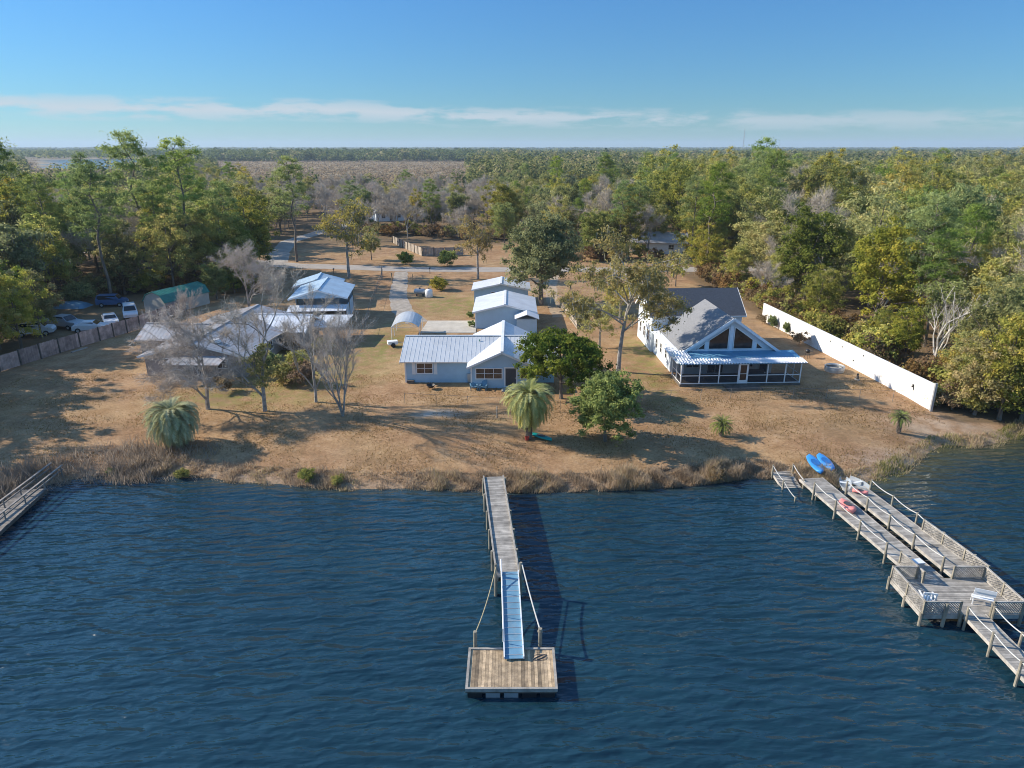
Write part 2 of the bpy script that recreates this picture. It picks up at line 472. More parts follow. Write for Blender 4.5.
def trunk_mb(h, r, lean=0.0, targets=None, n=7, wob=0.15, fork=0.45):
    mb = MB()
    ang = random.random()*6.28
    pts = []; rad = []
    for i in range(7):
        f = i/6
        pts.append((lean*f*h*math.cos(ang)+random.uniform(-wob, wob)*f, lean*f*h*math.sin(ang)+random.uniform(-wob, wob)*f, f*h-0.15*(i == 0)))
        rad.append(r*(1.35 if i == 0 else 1.05-0.75*f))
    mb.tube(pts, rad, n)
    if targets is not None:
        for tpt in targets:
            zz = max(0.25*h, min(h*0.95, tpt[2]*random.uniform(fork, fork+0.3)))
            f = zz/h*6; i = min(5, int(f)); q = f-i
            p0 = Vector(pts[i]).lerp(Vector(pts[i+1]), q)
            p2 = Vector(tpt); mid = p0.lerp(p2, 0.5)+Vector((random.uniform(-.4, .4), random.uniform(-.4, .4), random.uniform(-.3, .6)))
            rr = rad[i]*0.5
            mb.tube([p0, mid, p2], [rr, rr*0.6, rr*0.15], 5, caps=False)
    return mb

PROTO = {}
def broadleaf(key, h, R_, mat, bark='bark', k=70, per=190, leaf=0.17, cr=(0.9, 1.6), shell=0.5, zf=0.6, hf=0.42, lump=0.3, limbs=14, trunk_r=0.22, tint_w=0.55, moss=0, twigs=0):
    cc = crown_centres(k, R_, h*hf, h*zf, lump, shell)
    crr = rng.uniform(cr[0], cr[1], k)
    P, Nn, idx = clump_leaves(cc, crr, per)
    ct = rng.random(k)
    tint = np.clip(ct[idx]*tint_w+rng.random(len(P))*(1-tint_w), 0, 1)
    crown = leaves(key+'_crown', P, Nn, leaf*rng.uniform(0.7, 1.35, len(P)), tint, M[mat])
    tg = [tuple(c) for c in cc[rng.choice(k, limbs, replace=False)]]
    t = trunk_mb(h*0.78, trunk_r, 0.03, tg)
    o = t.build('trunk_tmp', M[bark]); tm = o.data; bpy.data.objects.remove(o)
    ms = None
    if moss:
        n = moss; pick = rng.choice(len(P), n)
        V = []; base = P[pick]; L = rng.uniform(0.3, 1.1, n); wd = rng.uniform(0.03, 0.09, n); an = rng.random(n)*6.28
        dx = np.stack([np.cos(an)*wd, np.sin(an)*wd, 0*wd], 1); dn = np.stack([rng.normal(size=n)*.05, rng.normal(size=n)*.05, -L], 1)
        V = np.stack([base-dx, base+dx, base+dn+dx*.3, base+dn-dx*.3], 1).reshape(-1, 3)
        ms = np_mesh(key+'_moss', V, np.arange(n*4).reshape(n, 4), rng.random(n), M['moss'])
    PROTO[key] = (tm, crown, ms)

def bare(key, h, spread, levels=5, mat='twig', bark='bark_pale', r0=0.18, twigs=9000, up=0.35, stems=1, tl=0.45, tw=0.011, branch_from=0.3):
    mb = MB(); tips = []
    def grow(p, d, L, r, lv):
        n = 3
        pts = [p]; q = p; dd = d
        for i in range(n):
            wv_ = .04 if lv == 0 else .13
            dd = (dd+Vector((random.gauss(0, wv_), random.gauss(0, wv_), random.gauss(0.02, .08)))).normalized()
            q = q+dd*(L/n); pts.append(q)
        mb.tube(pts, [r, r*0.87, r*0.75, r*0.6], 6 if lv < 2 else (4 if lv < 4 else 3), caps=False)
        if lv >= 2:
            for a, b in zip(pts[:-1], pts[1:]): tips.append((a, b))
        if lv >= levels: return
        nb = random.choice((2, 3)) if lv else 5
        for i in range(nb):
            t_ = pts[-1] if i < 2 else pts[random.choice((1, 2))]
            sv = Vector((random.gauss(0, 1), random.gauss(0, 1), random.gauss(0, .5)))
            sv = (sv-dd*sv.dot(dd)).normalized()
            nd = (dd*(1.0 if i else 1.3)+sv*spread*random.uniform(.6, 1.2)+Vector((0, 0, up*.5))).normalized()
            grow(t_, nd, L*random.uniform(.6, .85), r*0.58*random.uniform(.8, 1.1), lv+1)
    for s_ in range(stems):
        a = random.random()*6.28
        d0 = Vector((math.cos(a)*.22*(stems > 1), math.sin(a)*.22*(stems > 1), 1)).normalized()
        grow(Vector((0, 0, -0.1)), d0, h*0.33, r0, 0)
    kz = h/max(v[2] for v in mb.v)
    mb.v = [(x*kz, y*kz, z*kz) for x, y, z in mb.v]
    o = mb.build('trunk_tmp', M[bark]); tm = o.data; bpy.data.objects.remove(o)
    A = np.array([tuple(a) for a, b in tips])*kz; B = np.array([tuple(b) for a, b in tips])*kz
    pk = rng.choice(len(A), twigs); u = rng.random((twigs, 1))
    base = A[pk]*(1-u)+B[pk]*u
    dr = unit(unit(B[pk]-A[pk])*0.7+rng.normal(size=(twigs, 3))*0.75+np.array([0, 0, up]))
    L = rng.uniform(.35, 1.0, (twigs, 1))*tl*2
    mid = base+dr*L*.5+rng.normal(size=(twigs, 3))*0.04; tip = base+dr*L+rng.normal(size=(twigs, 3))*0.10
    sd_ = unit(np.cross(dr, rng.normal(size=(twigs, 3))))*tw
    V = np.stack([base-sd_, base+sd_, mid+sd_*.8, mid-sd_*.8, tip+sd_*.3, tip-sd_*.3], 1).reshape(-1, 3)
    b = np.arange(twigs)*6
    F = np.concatenate([np.stack([b, b+1, b+2, b+3], 1), np.stack([b+3, b+2, b+4, b+5], 1)])
    cr = np_mesh(key+'_twigs', V, F, np.tile(rng.random(twigs), 2), M[mat])
    PROTO[key] = (tm, cr, None)

def pine(key, h, R_, k=46, per=170, bare_f=0.5, leaf=0.30):
    cc = []; 
    for i in range(k):
        f = (i+.5)/k; z = h*(bare_f+(1-bare_f)*f)
        rr = R_*math.sqrt(max(0.05, 1-((f-0.35)/0.68)**2))*random.uniform(.45, 1.0)
        a = i*2.4+random.uniform(-.5, .5)
        cc.append((rr*math.cos(a), rr*math.sin(a), z+random.uniform(-.6, .6)))
    cc = np.array(cc); crr = rng.uniform(.8, 1.5, k)
    P, Nn, idx = clump_leaves(cc, crr, per, flat=0.55, bias_up=0.1)
    tint = np.clip(rng.random(k)[idx]*.5+rng.random(len(P))*.5, 0, 1)
    crown = leaves(key+'_crown', P, Nn, leaf*rng.uniform(.6, 1.2, len(P)), tint, M['needle'], aspect=0.2)
    mb = MB(); pts = [(random.uniform(-.15, .15)*i, random.uniform(-.15, .15)*i, h*.97*i/6-.15*(i == 0)) for i in range(7)]
    mb.tube(pts, [0.30, .24, .21, .18, .14, .09, .04], 7)
    for c in cc[::2]:
        z0 = c[2]-random.uniform(.5, 1.5); f = min(5.99, z0/(h*.97)*6); i = int(f)
        p0 = Vector(pts[i]).lerp(Vector(pts[i+1]), f-i)
        mb.tube([p0, Vector(c)], [.07, .02], 4, caps=False)
    o = mb.build('trunk_tmp', M['bark']); tm = o.data; bpy.data.objects.remove(o)
    PROTO[key] = (tm, crown, None)

def plant_tree(key, name, x, y, s=1.0, rz=None, label=None, cat='tree', group=None, z=None, sz=None, lean=None, crown_name='crown'):
    tm, cm, ms = PROTO[key]
    if rz is None: rz = random.random()*6.28
    if z is None: z = max(gz(x, y), 0.0)
    r = empty(name, (x, y, z), rz, label, cat, group)
    r.scale = (s, s, sz if sz else s)
    if lean: r.rotation_euler = (lean[0], lean[1], rz)
    link('trunk', tm, r); link(crown_name, cm, r)
    if ms: link('hanging_moss', ms, r)['kind'] = 'stuff'
    return r

# ------------------------------------------------------------------ ground
def geo(a, b, n): return np.geomspace(a, b, n)
xs = np.concatenate([-geo(90, 16000, 60)[::-1], np.arange(-88, 88.1, 1.0), geo(90, 16000, 60)])
ys = np.concatenate([np.linspace(-400, 32, 10), np.arange(34, 72, 0.6), np.arange(72, 160, 1.5), geo(162, 22000, 110)])
X, Y = np.meshgrid(xs, ys)
Z = hgt(X, Y)
nx, ny = len(xs), len(ys)
V = np.stack([X.ravel(), Y.ravel(), Z.ravel()], 1)
ii = (np.arange(ny-1)[:, None]*nx+np.arange(nx-1)[None, :]).ravel()
F = np.stack([ii, ii+1, ii+1+nx, ii+nx], 1)

def blob(cx, cy, rx, ry):
    d = np.sqrt(((X-cx)/rx)**2+((Y-cy)/ry)**2)
    return np.clip(1.3-d, 0, 1)
green = np.zeros_like(X)
for (px, py, rx, ry) in ((262, 395, 8, 4), (300, 375, 9, 6), (225, 398, 7, 3), (345, 360, 5, 6), (300, 345, 5, 4), (650, 372, 2.2, 14), (640, 350, 2, 8), (500, 420, 0.1, 0.1), (385, 345, 3, 12), (455, 305, 8, 8)):
    g = G(px, py); green = np.maximum(green, blob(g[0], g[1], rx, ry))
sand = np.zeros_like(X)
for (px, py, rx, ry, k) in ((440, 413, 2.4, 1.0, 1.0), (425, 415, 1.2, .6, 1), (780, 466, 2, 1.0, .7), (905, 455, 4, 2, .5), (950, 425, 6, 3, .35), (545, 290, 3, 10, .3)):
    g = G(px, py); sand = np.maximum(sand, blob(g[0], g[1], rx, ry)*k)
ysx = np.interp(X, SX, SY)
sand = np.maximum(sand, np.clip(1-np.abs((Y-ysx)-0.4)/1.6, 0, 1)*0.35)
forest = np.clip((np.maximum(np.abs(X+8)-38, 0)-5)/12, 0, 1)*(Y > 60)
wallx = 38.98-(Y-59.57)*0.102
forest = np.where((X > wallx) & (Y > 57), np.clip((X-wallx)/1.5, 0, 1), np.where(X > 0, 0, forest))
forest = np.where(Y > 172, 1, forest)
marsh = np.clip((Y-420)/80, 0, 1)
gm = bpy.data.meshes.new('ground')
gm.from_pydata([], [], [])
gm.vertices.add(len(V)); gm.vertices.foreach_set('co', V.astype(np.float32).ravel())
gm.loops.add(F.size); gm.loops.foreach_set('vertex_index', F.astype(np.int32).ravel())
gm.polygons.add(len(F)); gm.polygons.foreach_set('loop_start', np.arange(0, F.size, 4, dtype=np.int32))
gm.update(calc_edges=True)
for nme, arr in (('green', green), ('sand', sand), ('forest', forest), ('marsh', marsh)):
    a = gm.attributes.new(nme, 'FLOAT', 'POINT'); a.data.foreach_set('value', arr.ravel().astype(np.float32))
m, t, o = newmat('ground')
b = N(t, 'ShaderNodeBsdfPrincipled'); b.inputs['Roughness'].default_value = 0.95; b.inputs['Specular IOR Level'].default_value = 0.15
tc = N(t, 'ShaderNodeTexCoord'); P_ = tc.outputs['Object']
f_lo = noise(t, P_, 0.11, 5, 0.6); f_mid = noise(t, P_, 0.55, 6, 0.65); f_hi = noise(t, P_, 4.5, 4, 0.7)
c1 = ramp(t, f_mid, [(0.30, (0.23, 0.13, 0.064)), (0.50, (0.34, 0.205, 0.110)), (0.72, (0.45, 0.295, 0.168))])
c2 = ramp(t, f_mid, [(0.3, (0.30, 0.18, 0.085)), (0.7, (0.44, 0.295, 0.16))])
c = mixrgb(t, ramp(t, f_lo, [(0.42, (0, 0, 0)), (0.6, (1, 1, 1))]), c1, c2)
sc_hi = ramp(t, f_hi, [(0.30, (0.72, 0.70, 0.68)), (0.5, (0.99, 0.98, 0.96)), (0.72, (1.25, 1.24, 1.22))])
c = mixrgb(t, 1.0, c, sc_hi, 'MULTIPLY')
def att(n): return N(t, 'ShaderNodeAttribute', attribute_name=n).outputs['Fac']
lit = ramp(t, noise(t, P_, 0.23, 7, 0.7), [(0.50, (0, 0, 0)), (0.66, (1, 1, 1))])
c = mixrgb(t, mth(t, 'MULTIPLY', lit, 0.6), c, (0.185, 0.125, 0.068))
lit2 = ramp(t, noise(t, P_, 1.6, 8, 0.8), [(0.55, (0, 0, 0)), (0.70, (1, 1, 1))])
c = mixrgb(t, mth(t, 'MULTIPLY', lit2, 0.45), c, (0.50, 0.39, 0.27))
gk = mth(t, 'MULTIPLY', att('green'), ramp(t, noise(t, P_, 0.8, 5, 0.7), [(0.38, (0, 0, 0)), (0.62, (1, 1, 1))]))
c = mixrgb(t, mth(t, 'MULTIPLY', gk, 0.8), c, (0.19, 0.20, 0.045))
# sparse green weed specks over the lawn
gs = ramp(t, noise(t, P_, 0.9, 8, 0.8), [(0.62, (0, 0, 0)), (0.72, (1, 1, 1))])
c = mixrgb(t, mth(t, 'MULTIPLY', gs, 0.30), c, (0.17, 0.19, 0.06))
sk = mth(t, 'MULTIPLY', att('sand'), ramp(t, f_mid, [(0.35, (0.2, 0.2, 0.2)), (0.6, (1, 1, 1))]))
c = mixrgb(t, sk, c, (0.52, 0.47, 0.40))
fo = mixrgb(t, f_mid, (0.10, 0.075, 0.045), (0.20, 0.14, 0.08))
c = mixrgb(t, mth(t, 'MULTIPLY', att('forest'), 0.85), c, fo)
ms = ramp(t, noise(t, P_, 0.006, 6, 0.65), [(0.35, (0.22, 0.18, 0.12)), (0.55, (0.30, 0.24, 0.16)), (0.7, (0.25, 0.23, 0.12))])
c = mixrgb(t, att('marsh'), c, ms)
t.links.new(c, b.inputs['Base Color'])
bp = N(t, 'ShaderNodeBump'); bp.inputs['Strength'].default_value = 0.7; bp.inputs['Distance'].default_value = 0.10
t.links.new(noise(t, P_, 3.0, 6, 0.75), bp.inputs['Height']); t.links.new(bp.outputs[0], b.inputs['Normal'])
t.links.new(b.outputs[0], o.inputs[0])
gm.materials.append(m); gm.polygons.foreach_set('use_smooth', [True]*len(F))
tag(link('ground', gm), kind='structure')

# ------------------------------------------------------------------ water
wx = np.concatenate([-geo(62, 16000, 26)[::-1], np.arange(-60, 60.1, 1.0), geo(62, 16000, 26)])
wy = np.concatenate([np.linspace(-400, 12, 8), np.arange(14, 66, 0.7), geo(68, 20000, 30)])
WX, WY = np.meshgrid(wx, wy); k = len(wx)
V = np.stack([WX.ravel(), WY.ravel(), 0*WX.ravel()], 1)
ii = (np.arange(len(wy)-1)[:, None]*k+np.arange(k-1)[None, :]).ravel()
F = np.stack([ii, ii+1, ii+1+k, ii+k], 1)
d = np.interp(WX.ravel(), SX, SY)-WY.ravel()
right = np.clip((WX.ravel()-22)/6, 0, 1)
sh = np.clip(1-d/(1.8+3.5*right), 0, 1)*(0.45+0.55*right)
wm = bpy.data.meshes.new('water')
wm.vertices.add(len(V)); wm.vertices.foreach_set('co', V.astype(np.float32).ravel())
wm.loops.add(F.size); wm.loops.foreach_set('vertex_index', F.astype(np.int32).ravel())
wm.polygons.add(len(F)); wm.polygons.foreach_set('loop_start', np.arange(0, F.size, 4, dtype=np.int32))
wm.update(calc_edges=True)
a = wm.attributes.new('shallow', 'FLOAT', 'POINT'); a.data.foreach_set('value', sh.astype(np.float32))
m, t, o = newmat('water')
b = N(t, 'ShaderNodeBsdfPrincipled'); b.inputs['Roughness'].default_value = 0.12; b.inputs['IOR'].default_value = 1.43;
tc = N(t, 'ShaderNodeTexCoord'); P_ = tc.outputs['Object']
wa = N(t, 'ShaderNodeAttribute', attribute_name='shallow').outputs['Fac']
wcol = mixrgb(t, noise(t, P_, 0.06, 5, 0.6, (1, 1.8, 1)), (0.005, 0.022, 0.036), (0.013, 0.050, 0.074))
t.links.new(mixrgb(t, wa, wcol, (0.060, 0.062, 0.034)), b.inputs['Base Color'])
def wave(scale, rot, dist_, dscale, ms=(1, 1, 1)):
    mpn = N(t, 'ShaderNodeMapping'); mpn.inputs['Rotation'].default_value = (0, 0, rot); mpn.inputs['Scale'].default_value = ms
    t.links.new(P_, mpn.inputs[0]); wv = N(t, 'ShaderNodeTexWave', wave_type='BANDS', bands_direction='Y', wave_profile='SIN')
    wv.inputs['Scale'].default_value = scale; wv.inputs['Distortion'].default_value = dist_; wv.inputs['Detail'].default_value = 2.5
    wv.inputs['Detail Scale'].default_value = dscale; wv.inputs['Detail Roughness'].default_value = 0.55
    t.links.new(mpn.outputs[0], wv.inputs['Vector']); return wv.outputs['Fac']
n1 = noise(t, P_, 1.0, 3, 0.55, (0.5, 1.35, 1), (0, 0, R(8)))
n3 = noise(t, P_, 0.22, 2, 0.5, (0.6, 1.3, 1), (0, 0, R(5)))
gust = ramp(t, noise(t, P_, 0.045, 4, 0.6, (0.7, 1.6, 1)), [(0.32, (0.6, 0.6, 0.6)), (0.68, (1.1, 1.1, 1.1))])
hh = mth(t, 'ADD', mth(t, 'MULTIPLY', wave(0.25, R(9), 7.0, 1.6, (.6, 1, 1)), 0.10), mth(t, 'MULTIPLY', wave(0.55, R(-14), 6.0, 2.0, (.6, 1, 1)), 0.042))
hh = mth(t, 'ADD', hh, mth(t, 'MULTIPLY', n1, 0.22))
hh = mth(t, 'MULTIPLY', hh, gust)
hh = mth(t, 'ADD', hh, mth(t, 'MULTIPLY', n3, 0.45))
bp = N(t, 'ShaderNodeBump'); bp.inputs['Strength'].default_value = 1.0; bp.inputs['Distance'].default_value = 1.0
t.links.new(hh, bp.inputs['Height']); t.links.new(bp.outputs[0], b.inputs['Normal'])
t.links.new(b.outputs[0], o.inputs[0])
wm.materials.append(m)
tag(link('water', wm), kind='structure')

# ------------------------------------------------------------------ roads, drive, pad
def strip(name, pts, width, mat, z):
    """flat ribbon with a ragged edge following the points (x, y)"""
    mb = MB(); P = []
    for a, b_ in zip(pts[:-1], pts[1:]):
        L = math.dist(a, b_); n = max(1, int(L/1.2))
        for i in range(n): P.append((a[0]+(b_[0]-a[0])*i/n, a[1]+(b_[1]-a[1])*i/n))
    P.append(pts[-1]); vs = []; fs = []
    wd = width
    for i, p in enumerate(P):
        q = P[min(i+1, len(P)-1)]; r_ = P[max(i-1, 0)]
        d_ = Vector((q[0]-r_[0], q[1]-r_[1])).normalized(); n_ = Vector((-d_.y, d_.x))
        if isinstance(width, (tuple, list)): wd = width[0]+(width[1]-width[0])*i/(len(P)-1)
        l = wd/2+random.uniform(-.13, .13); r2 = wd/2+random.uniform(-.13, .13)
        vs += [(p[0]+n_.x*l, p[1]+n_.y*l, z), (p[0]-n_.x*r2, p[1]-n_.y*r2, z)]
    for i in range(len(P)-1): fs.append((2*i, 2*i+1, 2*i+3, 2*i+2))
    mb.add(vs, fs); return tag(mb.build(name, M[mat]), kind='structure')
M['sand_path'] = plain('sand_path', (0.40, 0.30, 0.20), 0.95, var=0.2, vs=0.8, bump=0.3)
strip('road', [(-140, 172), (-90, 160), (-62, 149), (-45, 141.5), (-20, 137), (20, 136.4), (60, 138), (120, 141)], 5.4, 'asphalt', 0.912)
strip('side_road', [(-50, 146), (-54, 160), (-58, 180), (-55, 205), (-50, 235), (-46, 262)], 4.4, 'asphalt', 0.908)
strip('driveway', [(-21.8, 134.2), (-20.2, 122), (-18.6, 110), (-16.4, 100), (-13.2, 93)], (2.5, 3.3), 'gravel', 0.906)
strip('track', [(8.5, 134), (7.0, 120), (6.3, 108), (6.8, 96)], 1.9, 'sand_path', 0.905)
pb = MB(); a1, a2, a3, a4 = G(420, 333), G(476, 333), G(476, 321), G(428, 321)
pb.slab([(p[0], p[1], 0.96) for p in (a1, a2, a3, a4)], 0.08)
tag(pb.build('concrete_pad', M['concrete']), kind='structure')

# ------------------------------------------------------------------ buildings
def ribs_on(mb, q, step=0.45, w_=0.035, h_=0.018):
    """raised seams on roof quad q = eave0, eave1, ridge1, ridge0"""
    q = [Vector(p) for p in q]; L = (q[1]-q[0]).length; n = max(2, int(L/step))
    up = (q[1]-q[0]).cross(q[3]-q[0]).normalized()
    for i in range(n+1):
        f = (i+0.02)/(n+0.04)
        a = q[0].lerp(q[1], f); b = q[3].lerp(q[2], f)
        mb.beam(a+up*h_*.5, b+up*h_*.5, w_, h_, up)
def roof_quad(mb, q, th=0.12, ribs=True, step=0.45):
    mb.slab(q, th)
    if ribs: ribs_on(mb, q, step)
def gable(root, x0, x1, y0, y1, zw, zr, wall, roof, ov=0.45, axis='y', ribs=True, trim='white', step=0.45, walls=True):
    """a gabled block; ridge along axis"""
    T = (lambda x, y, z: (x, y, z)) if axis == 'y' else (lambda x, y, z: (y, x, z))
    if axis == 'x': x0, x1, y0, y1 = y0, y1, x0, x1
    xm = (x0+x1)/2
    if walls:
        wb = MB(); v = []
        for y in (y0, y1): v += [T(x0, y, 0), T(x1, y, 0), T(x1, y, zw), T(xm, y, zr), T(x0, y, zw)]
        wb.add(v, [(0,1,2,3,4), (9,8,7,6,5), (0,5,6,1), (1,6,7,2), (4,9,5,0)])
        wb.build('wall', M[wall], root)
    s = (zr-zw)/(xm-x0); ze = zw-s*ov; rb = MB()
    qa = [T(x0-ov, y0-ov, ze+.14), T(xm, y0-ov, zr+.14), T(xm, y1+ov, zr+.14), T(x0-ov, y1+ov, ze+.14)]
    qb = [T(xm, y0-ov, zr+.14), T(x1+ov, y0-ov, ze+.14), T(x1+ov, y1+ov, ze+.14), T(xm, y1+ov, zr+.14)]
    for q, ev in ((qa, (0, 3, 2, 1)), (qb, (2, 1, 0, 3))):
        qq = [q[i] for i in ev]
        n = (Vector(qq[1])-Vector(qq[0])).cross(Vector(qq[3])-Vector(qq[0]))
        if n.z < 0: qq = [qq[1], qq[0], qq[3], qq[2]]
        roof_quad(rb, qq, 0.12, ribs, step)
    rf = rb.build('roof', M[roof], root)
    cap = MB(); cap.beam(T(xm, y0-ov-.01, zr+.17), T(xm, y1+ov+.01, zr+.17), .3, .06)
    cap.build('ridge_cap', M[roof], rf)
    for y in (y0-ov-.02, y1+ov+.02):
        for xe in (x0-ov, x1+ov): fb = MB(); fb.beam(T(xe, y, ze+.03), T(xm, y, zr+.03), .035, .2); fb.build('fascia', M[trim], rf)
    return rf
def opening(root, kind, p, u, wd, ht, nrm, mat='glass', frame='white', bars=1, fw=0.09, sash=True):
    """frame and pane on a wall; p = lower left corner on the wall, u = direction along the wall, nrm = outward"""
    p = Vector(p); u = Vector(u); n = Vector(nrm); up = Vector((0, 0, 1))
    f = MB(); q = p+n*.03
    f.beam(q+up*(ht-fw/2), q+u*wd+up*(ht-fw/2), .06, fw) ; f.beam(q+up*fw/2, q+u*wd+up*fw/2, .06, fw)
    f.beam(q+u*fw/2+up*fw, q+u*fw/2+up*(ht-fw), fw, .06, u.cross(up)); f.beam(q+u*(wd-fw/2)+up*fw, q+u*(wd-fw/2)+up*(ht-fw), fw, .06, u.cross(up))
    for i in range(bars):
        x = wd*(i+1)/(bars+1); f.beam(q+u*x+up*fw, q+u*x+up*(ht-fw), .05, .05, u.cross(up))
    if sash and ht > .8: f.beam(q+u*fw+up*ht/2, q+u*(wd-fw)+up*ht/2, .045, .045)
    fr = f.build(kind, M[frame], root)
    g = MB(); r_ = p+n*.006
    g.slab([r_+u*fw+up*fw+n*.012, r_+u*(wd-fw)+up*fw+n*.012, r_+u*(wd-fw)+up*(ht-fw)+n*.012, r_+u*fw+up*(ht-fw)+n*.012], .012)
    g.build('pane', M[mat], fr)
    return fr
X_, Xn, Y_, Yn = (1, 0, 0), (-1, 0, 0), (0, 1, 0), (0, -1, 0)

# the blue cottage: local origin at its front left corner
cx, cy = -11.05, 67.2
ct = empty('cottage', (cx, cy, 0.9), 0, 'low pale blue cottage with a grey metal roof and gabled front room', 'house')
gable(ct, 0, 15.4, 0, 8.4, 2.35, 3.75, 'siding', 'metal_roof', 0.45, 'x')
gable(ct, 6.9, 13.2, -1.75, 10.4, 2.35, 3.80, 'siding', 'metal_white', 0.40, 'y')
opening(ct, 'window', (1.15, 0, .95), X_, 1.75, 1.2, Yn, 'curtain', bars=1)
for x in (.72, 2.97): sh_ = MB(); sh_.box(x, x+.36, -.05, -.002, .9, 2.2); sh_.build('shutter', M['white'], ct)
opening(ct, 'window', (7.35, -1.75, .95), X_, 2.75, 1.2, Yn, 'curtain', bars=2)
dr = opening(ct, 'door', (10.25, -1.75, .1), X_, 1.35, 2.15, Yn, 'dark', bars=0, sash=False, fw=.14)
hb = MB(); hb.box(11.35, 11.42, -1.86, -1.80, 1.0, 1.15); hb.build('handle', M['galv'], dr)
opening(ct, 'window', (11.85, -1.75, .95), X_, .95, 1.2, Yn, 'curtain', bars=0)
for x, y in ((0, -.03), (6.9, -1.78), (13.2, -1.78)): cb = MB(); cb.box(x-.03, x+.12, y-.02, y+.02, 0, 2.3); cb.build('corner_board', M['white'], ct)
vp = MB(); vp.tube([(7.6, 3.2, 3.2), (7.6, 3.2, 3.75)], .06, 8); vp.build('vent_pipe', M['green_roof'], ct)
st = MB(); st.box(10.0, 12.2, -2.9, -1.85, 0, .12); st.build('step', M['concrete'], ct)
ub = MB(); ub.box(6.45, 6.82, -.32, -.02, .15, 1.0); ub.build('utility_box', M['galv'], ct)

def garage(name, label, x0, x1, y0, y1, zw, zr, wall, roof):
    g = empty(name, ((x0+x1)/2, y0, 0.9), 0, label, 'building')
    hw = (x1-x0)/2
    gable(g, -hw, hw, 0, y1-y0, zw, zr, wall, roof, .4, 'y')
    return g, hw
g1, hw = garage('garage', 'pale blue gabled garage behind the cottage, the nearer of two in line', -4.9, 3.0, 89.6, 98.4, 2.3, 3.25, 'siding', 'metal_white')
wb_ = MB(); wb_.box(-hw-.06, -hw+.10, -.04, .03, 0, 2.1); wb_.build('corner_board', M['white'], g1)
lt = MB(); lt.box(1.6, 4.2, -2.6, -.02, 0, 1.9); lt.build('lean_to', M['siding'], g1)
lr = MB(); roof_quad(lr, [(1.3, -3.0, 2.05), (2.9, -3.0, 2.65), (2.9, -.2, 2.65), (1.3, -.2, 2.05)][::1], .08, False); roof_quad(lr, [(2.9, -3.0, 2.65), (4.5, -3.0, 2.05), (4.5, -.2, 2.05), (2.9, -.2, 2.65)], .08, False)
lr.build('lean_to_roof', M['metal_white'], g1)
opening(g1, 'door', (-hw, 6.2, .05), (0, -1, 0), 3.2, 2.0, Xn, 'siding_white', bars=0, sash=False)
g2, hw = garage('garage', 'pale blue gabled outbuilding farthest back of the row behind the cottage', -5.9, 2.5, 105.2, 110.4, 2.2, 3.1, 'siding', 'metal_white')
opening(g2, 'window', (-1.6, 0, .9), X_, 1.0, 1.0, Yn, 'glass', bars=0)

# small arched carport left of the garages
cpt = empty('metal_carport', (-13.4, 83.2, 0.9), R(3), 'small open metal carport with a rounded white roof beside the gravel drive', 'carport')
rb = MB(); ar = []
for i in range(9):
    f = i/8; a = (f-.5)*2
    ar.append((a*1.75, 2.55-0.75*abs(a)**2.2))
for i in range(8):
    rb.slab([(ar[i][0], 0, ar[i][1]), (ar[i+1][0], 0, ar[i+1][1]), (ar[i+1][0], 5.6, ar[i+1][1]), (ar[i][0], 5.6, ar[i][1])], .04)
for k_ in range(12):
    y = k_*5.5/11+.05
    for i in range(8): rb.beam((ar[i][0], y, ar[i][1]+.015), (ar[i+1][0], y, ar[i+1][1]+.015), .05, .03)
rb.build('roof', M['metal_roof'], cpt)
for x in (-1.72, 1.72):
    for y in (.1, 2.8, 5.5):
        p_ = MB(); p_.tube([(x, y, 0), (x, y, 1.82)], .04, 6); p_.build('post', M['white'], cpt)
tr_ = MB(); tr_.tube([(-1.7, .1, 1.8), (1.7, .1, 1.8)], .03, 6); tr_.tube([(-1.7, .1, 1.8), (0, .1, 2.35), (1.7, .1, 1.8)], .025, 6); tr_.build('brace', M['white'], cpt)

# left: tall carport with a gabled roof and a low front awning
lc = empty('carport_barn', (-26.5, 92.0, 0.9), R(6), 'tall gabled metal carport left of the gravel drive with a strip awning on grey posts', 'carport')
gable(lc, -3.7, 3.7, 0, 9.0, 3.6, 4.7, 'dark', 'metal_blue', .3, 'y', walls=False)
fr = MB()
fr.add([(-3.7, .05, 3.6), (3.7, .05, 3.6), (0, .05, 4.68), (-3.7, .12, 3.6), (3.7, .12, 3.6), (0, .12, 4.68)], [(0,1,2), (5,4,3), (0,3,4,1), (1,4,5,2), (2,5,3,0)])
fr.build('gable_panel', M['siding'], lc)
aw = MB(); roof_quad(aw, [(-3.9, -2.2, 2.35), (3.9, -2.2, 2.35), (3.9, -.02, 2.75), (-3.9, -.02, 2.75)], .06, True, .5); aw.build('awning', M['metal_white'], lc)
for x in (-3.6, -1.2, 1.2, 3.6):
    for y, z in ((-2.0, 2.3), (4.0, 3.5), (8.7, 3.5)):
        if y > 0 and abs(x) < 3: continue
        p_ = MB(); p_.box(x-.07, x+.07, y-.07, y+.07, 0, z); p_.build('post', M['wood_post'], lc)
bw = MB(); bw.box(-3.6, 3.6, 8.75, 8.85, 0, 3.5); bw.box(-3.68, -3.6, 3, 8.7, 0, 3.4); bw.box(3.5, 3.58, 1, 8.7, .0, 2.2); bw.build('wall', M['siding'], lc)
ins = MB(); ins.box(-3.3, -1.5, .6, 2.2, 0, 1.3); ins.box(-.9, 1.6, .8, 1.9, 0, 1.0); ins.box(2.0, 3.2, .5, 1.8, 0, 1.6); ins.build('stored_boxes', M['dark'], lc)
lb = empty('shed', (-29.8, 103.5, 0.9), R(8), 'blue metal roofed shed partly hidden behind the tall gabled carport', 'shed')
gable(lb, -3.4, 3.4, 0, 5.5, 3.0, 4.0, 'siding', 'metal_blue', .3, 'y')
